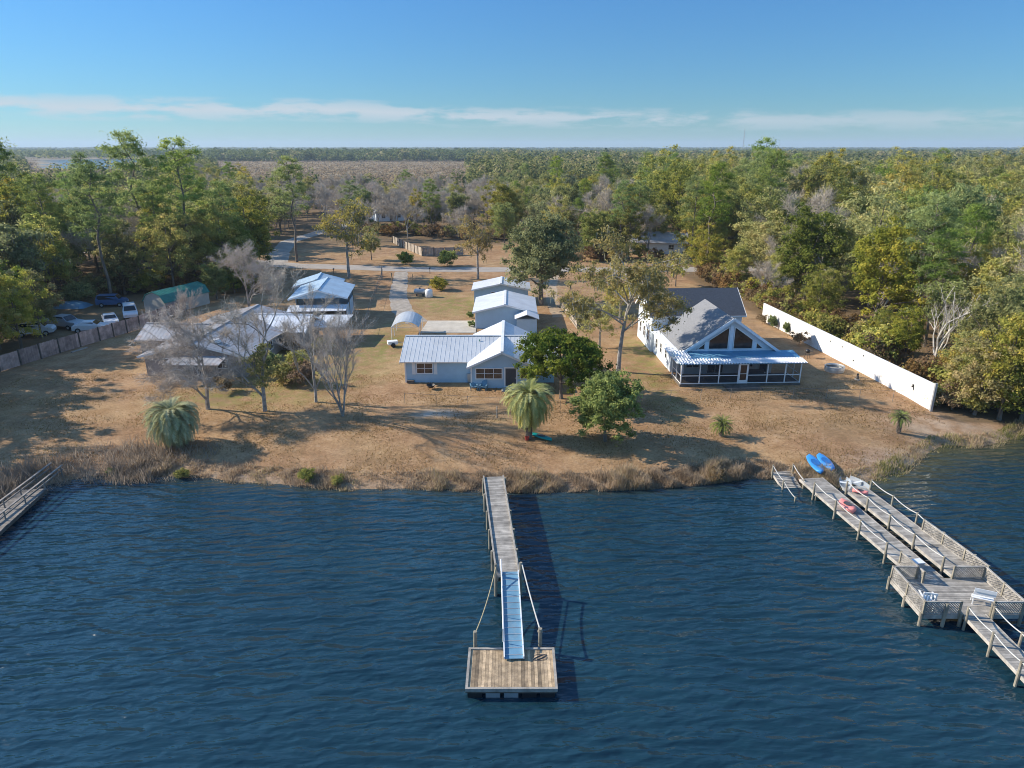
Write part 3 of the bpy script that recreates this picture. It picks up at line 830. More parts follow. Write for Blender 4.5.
opening(lb, 'window', (-2.6, 0, 1.1), X_, 1.0, .9, Yn, 'glass', bars=0)

# the big grey metal roofed house on the left
M['board_grey'] = plain('grey_boards', (0.34, 0.31, 0.28), 0.8, var=.15, vs=1.2)
hs = empty('ranch_house', (-33.4, 69.2, 0.9), R(-2), 'long low house with weathered rusty metal roofs behind the leafless tree on the left', 'house')
gable(hs, -5.6, 5.2, 0, 17.5, 2.3, 3.7, 'board_grey', 'metal_old', .5, 'y')
gable(hs, -9.8, -3.0, 6.6, 11.8, 2.2, 3.3, 'board_grey', 'metal_old', .4, 'x')
gable(hs, 1.5, 8.0, 10.4, 16.4, 2.3, 3.5, 'board_grey', 'metal_white', .4, 'x')
pr = MB(); roof_quad(pr, [(-2.2, -2.8, 2.15), (3.6, -2.8, 2.15), (3.6, -.52, 2.45), (-2.2, -.52, 2.45)], .07, True, .5); pr.build('porch_roof', M['metal_old'], hs)
for x in (-2.0, .7, 3.4):
    p_ = MB(); p_.box(x-.06, x+.06, -2.7, -2.58, 0, 2.2); p_.build('porch_post', M['wood_grey'], hs)
opening(hs, 'window', (-3.6, 0, .9), X_, 1.4, 1.1, Yn, 'glass'); opening(hs, 'window', (2.0, 0, .9), X_, 1.4, 1.1, Yn, 'glass')
opening(hs, 'door', (-.6, 0, .05), X_, 1.0, 2.05, Yn, 'dark', bars=0, sash=False)
opening(hs, 'window', (-9.0, 6.6, .8), X_, 1.3, 1.1, Yn, 'glass'); opening(hs, 'window', (-7.2, 6.6, .8), X_, 1.3, 1.1, Yn, 'glass')
opening(hs, 'window', (5.2, 3.0, .9), Y_, 1.3, 1.1, X_, 'glass'); opening(hs, 'window', (5.2, 6.5, .9), Y_, 1.3, 1.1, X_, 'glass')
lt = MB(); roof_quad(lt, [(7.9, 12.0, 2.4), (12.2, 12.6, 2.3), (12.0, 18.6, 2.45), (7.9, 18.2, 2.5)], .06, True, .5); lt.build('carport_roof', M['metal_white'], hs)
for x, y in ((8.1, 12.2), (12.0, 12.8), (11.8, 18.3), (8.1, 18)):
    p_ = MB(); p_.tube([(x, y, 0), (x, y, 2.3)], .05, 6); p_.build('carport_post', M['galv'], hs)
chm = MB(); chm.tube([(-2.2, 1.8, 2.9), (-2.2, 1.8, 3.8)], .12, 8); chm.tube([(-2.2, 1.8, 3.8), (-2.2, 1.8, 3.86)], .2, 8); chm.build('chimney_pipe', M['galv'], hs)
sky_ = MB(); sky_.lathe([(0.02, .42), (.35, .33), (.5, .12), (.52, 0)], (1.6, 1.6, 3.35), 12); sky_.build('roof_vent', M['white'], hs)

# green roofed barn-shaped shed behind the fence
gs_ = empty('green_roof_shed', (-52.2, 98.0, 0.9), R(-20), 'beige storage shed with a dark green barn-shaped metal roof behind the plank fence', 'shed')
prof = [(-2.0, 0), (2.0, 0), (2.0, 1.9), (1.35, 2.75), (0, 3.2), (-1.35, 2.75), (-2.0, 1.9)]
b_ = MB(); b_.prism(prof, 0, 8.6); b_.build('wall', M['beige'], gs_)
rr_ = MB()
pts_ = [(-2.15, 1.8), (-1.4, 2.86), (0, 3.32), (1.4, 2.86), (2.15, 1.8)]
for i in range(4):
    rr_.slab([(pts_[i][0], -.15, pts_[i][1]), (pts_[i+1][0], -.15, pts_[i+1][1]), (pts_[i+1][0], 8.75, pts_[i+1][1]), (pts_[i][0], 8.75, pts_[i][1])][::1], .06)
    for k_ in range(20): 
        y = k_*.46; rr_.beam((pts_[i][0], y, pts_[i][1]+.02), (pts_[i+1][0], y, pts_[i+1][1]+.02), .05, .03)
rf_ = rr_.build('roof', M['green_roof'], gs_)
pl = MB(); pl.slab([(-1.3, 0.1, 2.96), (-.15, .1, 3.34), (-.15, 3.9, 3.34), (-1.3, 3.9, 2.96)], .02); pl.build('roof_panel', M['beige'], rf_)

# the A-frame house
AX, AY = 23.4, 66.8
af = empty('gabled_lake_house', (23.2, 66.2, 0.9), R(2.5), 'large grey shingled house with a glazed triangular gable over a screened porch', 'house')
# front block walls and gable
wb = MB(); y0, y1 = 3.3, 12.6
v = []
hwid = 5.0; zw = 2.75; zr = 6.2
for y in (y0, y1): v += [(-hwid+.25, y, 0), (hwid-.25, y, 0), (hwid-.25, y, zw+.02), (0, y, zr-.1), (-hwid+.25, y, zw+.02)]
wb.add(v, [(0,1,2,3,4), (9,8,7,6,5), (0,5,6,1), (1,6,7,2), (4,9,5,0)])
wb.box(-6.1, 4.6, 12.65, 19.8, 0, 4.55)
wb.box(-5.8, -hwid+.2, 4.8, 12.6, 0, 2.55)
wb.add([(-6.1, 12.65, 4.55), (-6.1, 19.8, 4.55), (-6.1, 16.2, 6.85), (-5.9, 12.65, 4.55), (-5.9, 19.8, 4.55), (-5.9, 16.2, 6.85)], [(0,2,1), (3,4,5), (0,3,5,2), (2,5,4,1)])
wb.add([(4.6, 12.65, 4.55), (4.6, 19.8, 4.55), (4.6, 16.2, 6.85), (4.4, 12.65, 4.55), (4.4, 19.8, 4.55), (4.4, 16.2, 6.85)], [(0,1,2), (3,5,4), (0,2,5,3), (2,1,4,5)])
wb.build('wall', M['siding_white'], af)
rb = MB(); o_ = 0.35; s_ = (zr-zw)/hwid
L0 = (-hwid-o_, y0-.45, zw-s_*o_+.12); L1 = (0, y0-.45, zr+.12); L2 = (0, y1+.2, zr+.12); L3 = (-hwid-o_, y1+.2, zw-s_*o_+.12)
rb.slab([L0, L1, L2, L3], .16); rb.slab([L1, (hwid+o_, L0[1], L0[2]), (hwid+o_, L3[1], L3[2]), L2], .16)
rf = rb.build('roof', M['shingle'], af)
for sg in (-1, 1): fb = MB(); fb.beam((sg*(hwid+o_), y0-.48, L0[2]-.06), (0, y0-.48, zr+.06), .05, .28); fb.build('fascia', M['siding_white'], rf)
rb = MB()
rb.slab([(-6.5, 12.3, 4.36), (5.0, 12.3, 4.36), (5.0, 16.2, 6.95), (-6.5, 16.2, 6.95)], .14); rb.slab([(5.0, 20.2, 4.36), (-6.5, 20.2, 4.36), (-6.5, 16.2, 6.95), (5.0, 16.2, 6.95)], .14)
rf = rb.build('rear_roof', M['shingle_dark'], af)
for x in (-6.52, 5.02):
    for ye in (12.3, 20.2): fb = MB(); fb.beam((x, ye, 4.28), (x, 16.2, 6.87), .04, .2); fb.build('fascia', M['white'], rf)
fb = MB(); fb.beam((-6.5, 12.28, 4.28), (5.0, 12.28, 4.28), .04, .16); fb.build('gutter', M['white'], rf)
sr = MB(); roof_quad(sr, [(-6.15, 4.4, 2.50), (-hwid+.1, 4.4, 2.74), (-hwid+.1, 12.55, 2.74), (-6.15, 12.55, 2.50)], .05, False); sr.build('side_roof', M['metal_white'], af)
# big gable windows: two tall trapezoids and two small corner triangles
def trap(name, pts, yy):
    f = MB(); n_ = len(pts)
    for i in range(n_):
        a = pts[i]; b = pts[(i+1) % n_]
        f.beam((a[0], yy-.04, a[1]), (b[0], yy-.04, b[1]), .08, .16, (0, -1, 0))
    w_ = f.build(name, M['white'], af)
    g = MB(); g.slab([(a[0], yy-.015, a[1]) for a in pts], .012); g.build('pane', M['curtain_dark'], w_)
M['curtain_dark'] = plain('gable_glass', (0.045, 0.032, 0.026), 0.10, var=0.5, vs=1.2)
zb = 2.98
def top(x): return zr-.62-abs(x)*s_
for sgn in (-1, 1):
    trap('window', [(sgn*.28, zb), (sgn*2.35, zb), (sgn*2.35, top(2.35)), (sgn*.28, top(.28))], y0)
    trap('window', [(sgn*2.75, zb), (sgn*3.55, zb), (sgn*3.5, zb+.06), (sgn*2.75, top(2.75))], y0)
mu = MB()
for x in (0, -2.55, 2.55): mu.box(x-.2, x+.2, y0-.10, y0-.005, zb-.1, top(abs(x)+.2)+.1)
mu.box(-4.6, 4.6, y0-.13, y0-.11, 2.72, 2.92)
mu.build('mullion', M['siding_white'], af)
# porch
PXa, PXb = -6.0, 6.35
M['porch_blue'] = plain('porch_blue_metal', (0.13, 0.31, 0.46), 0.5, var=0.08)
pr = MB()
roof_quad(pr, [(PXa-.25, -.35, 2.45), (PXb+.35, -.35, 2.45), (PXb+.35, 3.2, 2.80), (PXa-.25, 3.2, 2.80)], .05, True, .3)
prf = pr.build('porch_roof', M['porch_blue'], af)
sc_ = MB()
n_ = 44; vs = []; fs = []
for i in range(n_*4+1):
    x = PXa-.3+(PXb-PXa+.7)*i/(n_*4); a = math.sin(i/4*2*math.pi)*.06; dp = 3.15 if x < -4.75 else .95
    vs += [(x, -.42, 2.52+a), (x, dp, 2.52+(dp+.42)*.105+a)]
for i in range(n_*4): fs.append((2*i, 2*i+2, 2*i+3, 2*i+1))
sc_.add(vs, fs)
sc_.tint = .9; sc_.build('corrugated_edge', M['metal_white'], prf)
sb = MB(); roof_quad(sb, [(PXa-.45, 0.2, 2.40), (PXa+.9, .2, 2.62), (PXa+.9, 5.4, 2.72), (PXa-.45, 5.4, 2.50)], .05, True, .3); sb.build('porch_side_roof', M['metal_white'], af)
pd = MB(); pd.box(PXa-.1, PXb+.1, -.1, 3.25, 0, .25); pd.build('porch_floor', M['wood_dark'], af)
for x in (PXa, -4.1, -2.1, -.1, .85, 2.9, 4.75, PXb):
    p_ = MB(); p_.box(x-.05, x+.05, -.05, .05, .25, 2.42); p_.build('porch_post', M['white'], af)
for y in (1.6, 3.2):
    p_ = MB(); p_.box(PXa-.05, PXa+.05, y-.05, y+.05, .25, 2.5); p_.build('porch_post', M['white'], af)
    p_ = MB(); p_.box(PXb-.05, PXb+.05, y-.05, y+.05, .25, 2.5); p_.build('porch_post', M['white'], af)
rl = MB()
for a, b in ((PXa, -.1), (.85, PXb)): rl.beam((a, 0, 1.12), (b, 0, 1.12), .05, .07); rl.beam((a, 0, .3), (b, 0, .3), .05, .07)
for x in (PXa, PXb): rl.beam((x, 0, 1.12), (x, 3.2, 1.12), .05, .07); rl.beam((x, 0, .3), (x, 3.2, .3), .05, .07)
rl.beam((PXa, 0, 2.36), (PXb, 0, 2.36), .06, .10)
rl.build('porch_rail', M['white'], af)
scn = MB(); scn.add([(PXa, .02, .27), (PXb, .02, .27), (PXb, .02, 2.4), (PXa, .02, 2.4)], [(0,1,2,3)]); scn.add([(PXa+.01, .02, .27), (PXa+.01, 3.2, .27), (PXa+.01, 3.2, 2.5), (PXa+.01, .02, 2.4)], [(0,1,2,3)]); scn.build('insect_screen', M['screen'], af)
sd_ = opening(af, 'screen_door', (-.05, -.03, .27), X_, .85, 2.05, Yn, 'curtain_dark', bars=0)
pb2 = MB(); pb2.box(-.02, .78, -.075, -.055, .3, .62); pb2.build('kick_panel', M['white'], sd_)
opening(af, 'window', (-4.6, y0, .9), X_, 1.5, 1.3, Yn, 'glass'); opening(af, 'door', (-2.3, y0, .27), X_, 1.8, 2.1, Yn, 'glass', sash=False)
opening(af, 'window', (1.2, y0, .9), X_, 1.5, 1.3, Yn, 'glass'); opening(af, 'door', (3.3, y0, .27), X_, 1.0, 2.1, Yn, 'glass', bars=0)
cu = MB(); cu.box(1.4, 3.2, .7, 1.5, .26, .75); cu.box(1.4, 3.2, 1.5, 1.7, .26, 1.2); cu.box(-5.2, -3.4, .8, 1.6, .26, .7); cu.build('porch_sofa', M['dark'], af)
dk = MB(); dk.box(-1.6, 2.0, -1.5, -.15, 0, .14); dk.build('step', M['wood_dark'], af)
for y in (13.6, 15.7, 17.8): opening(af, 'window', (-6.1, y+.9, 1.0), (0, -1, 0), .9, 1.4, Xn, 'glass', bars=0)
opening(af, 'window', (-6.1, 16.7, 4.3), (0, -1, 0), 1.0, 1.2, Xn, 'glass', bars=0)
for y in (6.4, 8.6, 10.6): opening(af, 'window', (-5.8, y+.8, .9), (0, -1, 0), .8, 1.2, Xn, 'glass', bars=0)

# small white gabled house far back among the trees
fh = empty('far_house', (-40, 232, 0.9), R(20), 'small white gabled house glimpsed among leafless trees beyond the road', 'house')
gable(fh, -5, 5, 0, 9, 3.2, 6.2, 'siding_white', 'metal_white', .5, 'y', False)
opening(fh, 'window', (-3.2, 0, 1), X_, 1.3, 1.3, Yn); opening(fh, 'window', (1.9, 0, 1), X_, 1.3, 1.3, Yn); opening(fh, 'door', (-.6, 0, .1), X_, 1.1, 2.1, Yn, 'dark', bars=0, sash=False)
fh2 = empty('far_house', (33.5, 158, 0.9), R(-12), 'grey roofed house half hidden in the woods beyond the road at centre right', 'house')
gable(fh2, -6, 6, 0, 8, 2.6, 4.4, 'siding_white', 'metal_old', .5, 'x', False)
opening(fh2, 'window', (-4, 0, 1), X_, 1.3, 1.2, Yn); opening(fh2, 'window', (2.2, 0, 1), X_, 1.3, 1.2, Yn)

# ------------------------------------------------------------------ fences and walls
def plank_fence(name, pts, h, mat, label, posts=True, pmat='wood_dark', plank=0.15, cat='fence'):
    p0 = pts[0]; r = empty(name, (p0[0], p0[1], p0[2]), 0, label, cat); off = p0
    pn = MB(); rl = MB(); pidx = []
    for a, b in zip(pts[:-1], pts[1:]):
        a = Vector(a); b = Vector(b); L = (b-a).length; n = int(L/plank); d_ = (b-a).normalized()
        sec = random.random(); nrm = Vector((-d_.y, d_.x, 0))
        for i in range(n):
            if i % 16 == 0: sec = random.random(); dip = random.uniform(-.05, .05)
            pn.tint = min(1, max(0, sec*.7+random.random()*.3))
            p = a+d_*(i+.5)*plank; hh_ = h+dip+random.uniform(-.04, .04)
            pn.beam(p+Vector((0, 0, .02)), p+Vector((0, 0, hh_)), plank*.93, .022, nrm)
        for z in (.35, h-.3): rl.beam(a+nrm*.035+Vector((0, 0, z)), b+nrm*.035+Vector((0, 0, z)), .05, .09)
        m_ = max(1, round(L/2.4))
        for i in range(m_): pidx.append(a.lerp(b, i/m_)-nrm*.07)
    pidx.append(Vector(pts[-1]))
    pn.build('planks', M[mat], r, off); rl.build('rail', M[pmat], r, off)
    if posts:
        for p in pidx:
            q = MB(); q.box(p.x-.06, p.x+.06, p.y-.06, p.y+.06, p.z-.2, p.z+h+.1); q.build('post', M[pmat], r, off)
    return r
fpx = [(-60, 392), (0, 372), (60, 353), (100, 341), (140, 329), (168, 318), (186, 310)]
plank_fence('plank_fence', [G(*p) for p in fpx], 1.75, 'wood_red', 'long weathered reddish plank privacy fence at the left side of the lawn')
plank_fence('wooden_fence', [G(393, 243), G(408, 250), G(422, 256)], 1.8, 'wood_pale', 'pale wooden fence running back at an angle beyond the road', plank=.3)
plank_fence('grey_fence', [G(423, 256.3), G(445, 256), G(464, 255)], 1.9, 'wood_grey', 'grey board fence facing the road under bare trees', plank=.3)
plank_fence('low_fence', [G(577, 329), G(569, 318), G(560, 306)], 1.3, 'wood_pale', 'low pale board fence right of the garages and big oak')
plank_fence('low_fence', [G(560, 304), G(580, 304)], 1.0, 'wood_pale', 'short pale fence crosspiece meeting the low board fence by the oak')
dl = MB(); a = G(70, 352); b = G(86, 347); dl.beam((a[0]+.4, a[1]-.4, .97), (b[0]+.4, b[1]-.4, .97), .18, .12)
tag(dl.build('fallen_board', M['wood_grey']), 'fallen pale board lying at the foot of the plank fence', 'board')

# the white wall
wpt = [G(930, 409), G(762, 320)]
A = Vector(wpt[0]); B = Vector(wpt[1]); D = (B-A).normalized(); L = (B-A).length; Nn_ = Vector((-D.y, D.x, 0))
ww = empty('white_wall', tuple(A), 0, 'long solid white boundary wall right of the gabled house', 'wall')
nseg = 14; wall_ = MB()
wall_.beam(A+Vector((0, 0, 1.15)), B+Vector((0, 0, 1.15)), .10, 2.5); wall_.build('panel', M['white_wall'], ww, tuple(A))
cp_ = MB(); cp_.beam(A+Vector((0, 0, 2.43)), B+Vector((0, 0, 2.43)), .16, .06); cp_.build('coping', M['white'], ww, tuple(A))
sm_ = MB()
for i in range(1, nseg):
    p = A+D*L*i/nseg+Nn_*.052; sm_.beam(p+Vector((0, 0, .0)), p+Vector((0, 0, 2.38)), .03, .008, Nn_)
sm_.build('seam', M['beige'], ww, tuple(A))
ep = MB(); ep.box(A.x-.1, A.x+.1, A.y-.25, A.y-.06, A.z-.2, A.z+2.6); ep.build('post', M['galv'], ww, tuple(A))
def on_wall(f, z): return A+D*L*f+Nn_*.075+Vector((0, 0, z))
for f, z, s in ((.075, 1.25, .28), (.43, 1.75, .10), (.50, 1.7, .10), (.36, .9, .12), (.315, 1.9, .09)):
    p = on_wall(f, z); q = MB()
    for k_ in range(5):
        a_ = random.random()*6.28; q.beam(p, p+D*math.cos(a_)*s+Vector((0, 0, math.sin(a_)*s)), s*.35, .04, Nn_)
    tag(q.build('wall_ornament', M['black']), ['dark bird-like ornament on the white wall near its lakeward end', 'small dark fixture on the white wall, upper of a pair near the gable shadow', 'small dark fixture on the white wall farther along from the gable shadow', 'small dark fixture low on the white wall near the round tank', 'tiny dark fixture high on the white wall between tank and gable shadow'][[.075, .43, .50, .36, .315].index(f)], 'ornament')

# chain link fences
M['galv_dull'] = plain('dull_wire', (0.24, 0.22, 0.19), 0.7)
def chain_fence(pts, h, label, name='chain_link_fence', step=3.2, gm_='galv_dull'):
    p0 = pts[0]; r = empty(name, tuple(p0), 0, label, 'fence')
    wr = MB()
    for a, b in zip(pts[:-1], pts[1:]):
        a = Vector(a); b = Vector(b); L = (b-a).length; n = max(1, round(L/step))
        wr.tube([a+Vector((0, 0, h)), b+Vector((0, 0, h))], .014, 5)
        for z in (.1, h*.35, h*.67): wr.tube([a+Vector((0, 0, z)), b+Vector((0, 0, z))], .003, 3)
        mlen = int(L/.35)
        for i in range(mlen):
            p = a.lerp(b, i/mlen); q = a.lerp(b, min(1, (i+2.5)/mlen)); wr.tube([p+Vector((0, 0, .05)), q+Vector((0, 0, h))], .0018, 3, False); wr.tube([q+Vector((0, 0, .05)), p+Vector((0, 0, h))], .0018, 3, False)
        for i in range(n+1):
            p = a.lerp(b, i/n); q = MB(); q.tube([p-Vector((0, 0, .2)), p+Vector((0, 0, h+.04))], .022, 6); q.build('post', M[gm_], r, p0)
    wr.build('wire_mesh', M[gm_], r, p0)
    return r
chain_fence([G(360, 345), G(372, 305), G(383, 275)], 1.2, 'chain link fence along the left edge of the gravel drive')
chain_fence([GG(405, 404), GG(500, 409), GG(560, 412)], 1.1, 'thin wire fence crossing the lawn in front of the blue cottage')
chain_fence([G(640, 402), G(760, 398), G(926, 402)], 1.1, 'thin wire fence crossing the lawn in front of the gabled house')

# ------------------------------------------------------------------ docks
def plank_deck(mb, p, q, wd, z0, z1, plank=.16, th=.05, gap=.012):
    """planks laid across from p to q (x, y), width wd=(w0,w1)"""
    p = Vector(p).to_2d(); q = Vector(q).to_2d(); L = (q-p).length; d_ = (q-p).normalized(); n_ = Vector((-d_.y, d_.x)); n = int(L/plank)
    for i in range(n):
        f = (i+.5)/n; c = p.lerp(q, f); w_ = (wd[0]+(wd[1]-wd[0])*f)/2; z = z0+(z1-z0)*f+random.uniform(-.004, .004)
        mb.rnd()
        o_ = random.uniform(-.03, .03)
        mb.beam((c.x-n_.x*(w_+o_), c.y-n_.y*(w_+o_), z-th/2), (c.x+n_.x*(w_+o_), c.y+n_.y*(w_+o_), z-th/2), plank-gap, th)
def pile(root, x, y, z0, z1, off, r=.09, mat='wood_post', name='pile'):
    q = MB(); q.tube([(x, y, z0), (x+random.uniform(-.03, .03), y+random.uniform(-.03, .03), z1)], [r*1.1, r], 8); return q.build(name, M[mat], root, off)

# centre pier
pz = 1.25
off = (-1.3, 44.5, 0)
pier = empty('pier', off, 0, 'narrow grey plank pier running from the shore towards the floating dock in the centre', 'pier')
dk = MB(); pa, pb_ = (-1.36, 45.0), (-0.22, 32.7)
plank_deck(dk, pa, pb_, (1.45, 1.25), pz, pz); dk.build('deck', M['wood_grey'], pier, off)
def pline(f, side): 
    c = Vector(pa).lerp(Vector(pb_), f); return Vector((c.x+side*(.70-.08*f), c.y+side*.06, 0))
bm = MB()
for s in (-1, 1):
    a, b = pline(0, s*.93), pline(1, s*.93); bm.beam((a.x, a.y, pz-.16), (b.x, b.y, pz-.16), .06, .2)
    a, b = pline(0, s*1.02), pline(1, s*1.02)
    bm.beam((a.x, a.y, pz+.06), (b.x, b.y, pz+.06), .09, .11)
bm.build('edge_beam', M['wood_grey'], pier, off)
for i in range(6):
    f = .04+i*.19
    for s in (-1, 1):
        p = pline(f, s*1.13); pile(pier, p.x, p.y, -1.5, pz+(.12 if (s < 0 or i < 4) else .15), off)
for s in (-1, 1):
    p = pline(1, s*1.16); pile(pier, p.x, p.y, -1.5, pz+.85, off, .08)
cr = MB()
for f in (.1, .42, .7, .98):
    a, b = pline(f, -1.1), pline(f, 1.1); cr.beam((a.x, a.y, pz-.36), (b.x, b.y, pz-.36), .06, .15)
cr.build('cross_beam', M['wood_dark'], pier, off)

# gangway
off = (0, 30, 0)
gw = empty('gangway', off, 0, 'pale blue ramp with side rails sloping down from the pier onto the floating dock', 'gangway')
g0 = Vector((-.12, 33.0, 1.33)); g1_ = Vector((.10, 26.9, .60)); dd = (g1_-g0).normalized(); sd2 = Vector((dd.y, -dd.x, 0)).normalized()*-1
gs = MB(); gs.beam(g0, g1_, .88, .05); 
gs.build('ramp_surface', M['ramp_blue'], gw, off)
cl = MB()
for i in range(14):
    p = g0.lerp(g1_, (i+.5)/14)+Vector((0, 0, .035)); cl.beam(p-sd2*.42, p+sd2*.42, .035, .02)
cl.build('tread_cleat', M['galv'], gw, off)
rl = MB()
for s in (-1, 1): 
    a = g0+sd2*s*.47; b = g1_+sd2*s*.47
    rl.beam(a+Vector((0, 0, .06)), b+Vector((0, 0, .06)), .06, .16)
rl.build('side_beam', M['metal_white'], gw, off)
hr = MB(); a = g0-sd2*.5*(-1 if sd2.x < 0 else 1); b = g1_-sd2*.5*(-1 if sd2.x < 0 else 1)
b = a.lerp(b, .84)
hr.tube([a+Vector((0, 0, .1)), a+Vector((0, 0, .85)), b+Vector((0, 0, .85)), b+Vector((0, 0, .1))], .03, 6)
for f in (.33, .66): p = a.lerp(b, f); hr.tube([p+Vector((0, 0, .1)), p+Vector((0, 0, .85))], .022, 6)
hr.build('handrail', M['white'], gw, off)

# floating dock
off = (0, 26.4, 0)
fd = empty('floating_dock', off, 0, 'square floating dock of brown planks at the end of the gangway', 'floating dock')
fx0, fx1, fy0, fy1, fz = -2.15, 2.10, 25.0, 27.75, .50
dk = MB(); n = 26
for i in range(n):
    dk.rnd(); x = fx0+.1+(fx1-fx0-.2)*(i+.5)/n; dk.box(x-.073, x+.073, fy0+.1, fy1-.1, fz-.05+random.uniform(-.003, .003), fz)
dk.build('deck', M['wood_warm'], fd, off)
fr = MB(); 
for z, hh_ in ((fz+.035, .07),):
    fr.box(fx0, fx1, fy0, fy0+.12, fz-.12, fz+.06); fr.box(fx0, fx1, fy1-.12, fy1, fz-.12, fz+.06); fr.box(fx0, fx0+.12, fy0+.125, fy1-.125, fz-.12, fz+.06); fr.box(fx1-.12, fx1, fy0+.125, fy1-.125, fz-.12, fz+.06)
fr.build('frame', M['wood_grey'], fd, off)
sk = MB(); sk.box(fx0+.04, fx1-.04, fy0+.03, fy1-.03, fz-.22, fz-.125); sk.build('skirt', M['wood_dark'], fd, off)
for i in range(5):
    x = fx0+.1+i*.84
    q = MB(); q.lathe([(.02, -.32), (.33, -.3), (.36, -.05), (.36, .08), (.30, .14), (.02, .15)], (0, 0, 0), 10)
    q2 = MB()
    q2.box(x, x+.66, fy0+.06, fy1-.06, -.15, fz-.225); q2.build('float', M['galv'] if i in (1, 2) else M['black'], fd, off)
cl_ = MB()
for k_ in range(3):
    pts = [(1.35+.35*math.cos(a/10*6.28+k_), 27.1+.22*math.sin(a/10*6.28+k_*2), fz+.02) for a in range(11)]; cl_.tube(pts, .012, 4)
tag(cl_.build('coiled_rope', M['dark']), 'dark loose rope coiled on the right back corner of the floating dock', 'rope')
post_l = MB(); post_l.tube([(-1.86, 28.0, -1.6), (-1.83, 28.0, 1.32)], [.11, .10], 10)
tag(post_l.build('mooring_post', M['wood_post']), 'wooden mooring post at the back left corner of the floating dock', 'post')
post_r = MB(); post_r.tube([(1.42, 28.05, -1.6), (1.40, 28.05, 1.45)], [.11, .10], 10); post_r.tube([(1.40, 28.05, 1.25), (1.40, 28.05, 1.33)], .13, 10)
tag(post_r.build('mooring_post', M['wood_post']), 'wooden mooring post at the back right corner of the floating dock', 'post')
def rope(a, b, sag, rad=.035, mat='rope', n=10):
    a = Vector(a); b = Vector(b); q = MB()
    q.tube([a.lerp(b, i/n)-Vector((0, 0, sag*4*(i/n)*(1-i/n))) for i in range(n+1)], rad, 5); return q
tag(rope((-1.82, 28.0, 1.22), (-.87, 32.7, 2.0), .35, .03, 'rope_tan').build('rope', M['rope_tan']), 'sagging rope from the pier head to the left mooring post', 'rope')
tag(rope((1.40, 28.05, 1.35), (.56, 32.8, 2.0), .12, .04).build('rope', M['rope']), 'taut rope from the pier head to the right mooring post', 'rope')

# the right hand dock
M['lattice'] = M['wood_grey']
RPOST = set()
def lattice(root, a, b, z0, z1, off, post_step=1.6):
    a = Vector((a[0], a[1], 0)); b = Vector((b[0], b[1], 0)); L = (b-a).length; d_ = (b-a).normalized(); n_ = Vector((-d_.y, d_.x, 0))
    q = MB(); hh_ = z1-z0; st = .13
    k0 = int(-hh_/st); k1 = int(L/st)
    for k_ in range(k0, k1+1):
        for sg, zo in ((1, .008), (-1, -.008)):
            s0 = k_*st; s1 = s0+hh_
            if sg < 0: pass
            ta = max(0, -s0)/hh_; tb = min(1, (L-s0)/hh_)
            if tb-ta < .05: continue
            za, zb_ = (z0+hh_*ta, z0+hh_*tb) if sg > 0 else (z1-hh_*ta, z1-hh_*tb)
            pa_ = a+d_*(s0+hh_*ta)+n_*zo; pb3 = a+d_*(s0+hh_*tb)+n_*zo
            q.rnd(); q.beam((pa_.x, pa_.y, za), (pb3.x, pb3.y, zb_), .036, .01, n_)
    q.build('lattice_panel', M['wood_grey'], root, off)
    r_ = MB(); r_.tint = .8; r_.beam((a.x, a.y, z1+.02), (b.x, b.y, z1+.02), .10, .05); r_.beam((a.x, a.y, z0-.02), (b.x, b.y, z0-.02), .06, .06); r_.build('top_rail', M['wood_grey'], root, off)
    n = max(1, round(L/post_step))
    for i in range(n+1):
        p = a.lerp(b, i/n)
        kk = (round(p.x, 1), round(p.y, 1))
        if any(abs(kk[0]-u[0]) < .15 and abs(kk[1]-u[1]) < .15 for u in RPOST): continue
        RPOST.add(kk); o_ = MB(); o_.box(p.x-.05, p.x+.05, p.y-.05, p.y+.05, z0-.3, z1+.06); o_.build('rail_post', M['wood_post'], root, off)

def walkway(label, pa, pb, wd, z0, z1, posts, name='walkway', rope_sides=(1, -1), pmat='wood_grey', ext=-1.6):
    off = (pa[0], pa[1], 0)
    r = empty(name, off, 0, label, 'walkway')
    q = MB(); plank_deck(q, pa, pb, wd, z0, z1, plank=.17); q.build('deck', M[pmat], r, off)
    P = Vector(pa).to_2d(); Q = Vector(pb).to_2d(); d_ = (Q-P).normalized(); n_ = Vector((-d_.y, d_.x))
    e = MB()
    for s in (-1, 1):
        a = P+n_*s*(wd[0]/2+.03); b = Q+n_*s*(wd[1]/2+.03); e.tint = .9; e.beam((a.x, a.y, z0-.09), (b.x, b.y, z1-.09), .05, .20)
    e.build('edge_beam', M['wood_grey'], r, off)
    tops = {}
    for s in (-1, 1):
        tops[s] = []
        for f in posts:
            c = P.lerp(Q, f); w_ = wd[0]+(wd[1]-wd[0])*f; z = z0+(z1-z0)*f
            p = c+n_*s*(w_/2+.11)
            zt = z+(.78 if s in rope_sides else -.12)
            pile(r, p.x, p.y, ext, zt, off, .07, 'wood_post'); tops[s].append(Vector((p.x, p.y, zt-.06)))
    return r, tops
def ropes(tops, what):
    for i, (a, b) in enumerate(zip(tops[:-1], tops[1:])):
        yield a, b
DOCK_SHIFT = Vector((.48, .68, -.5))
w1, t1_ = walkway('short sunken walkway with rope rails at the shore end of the right dock', (20.2, 46.8), (20.65, 42.3), (1.4, 1.3), .95, -.10, (0.06, .45, .85), name='sunken_walkway')
w2, t2_ = walkway('left one of the two long plank walkways to the lattice platform', (21.9, 45.3), (23.45, 32.6), (1.75, 1.55), 1.12, 1.2, (.16, .37, .58, .79), rope_sides=(-1,))
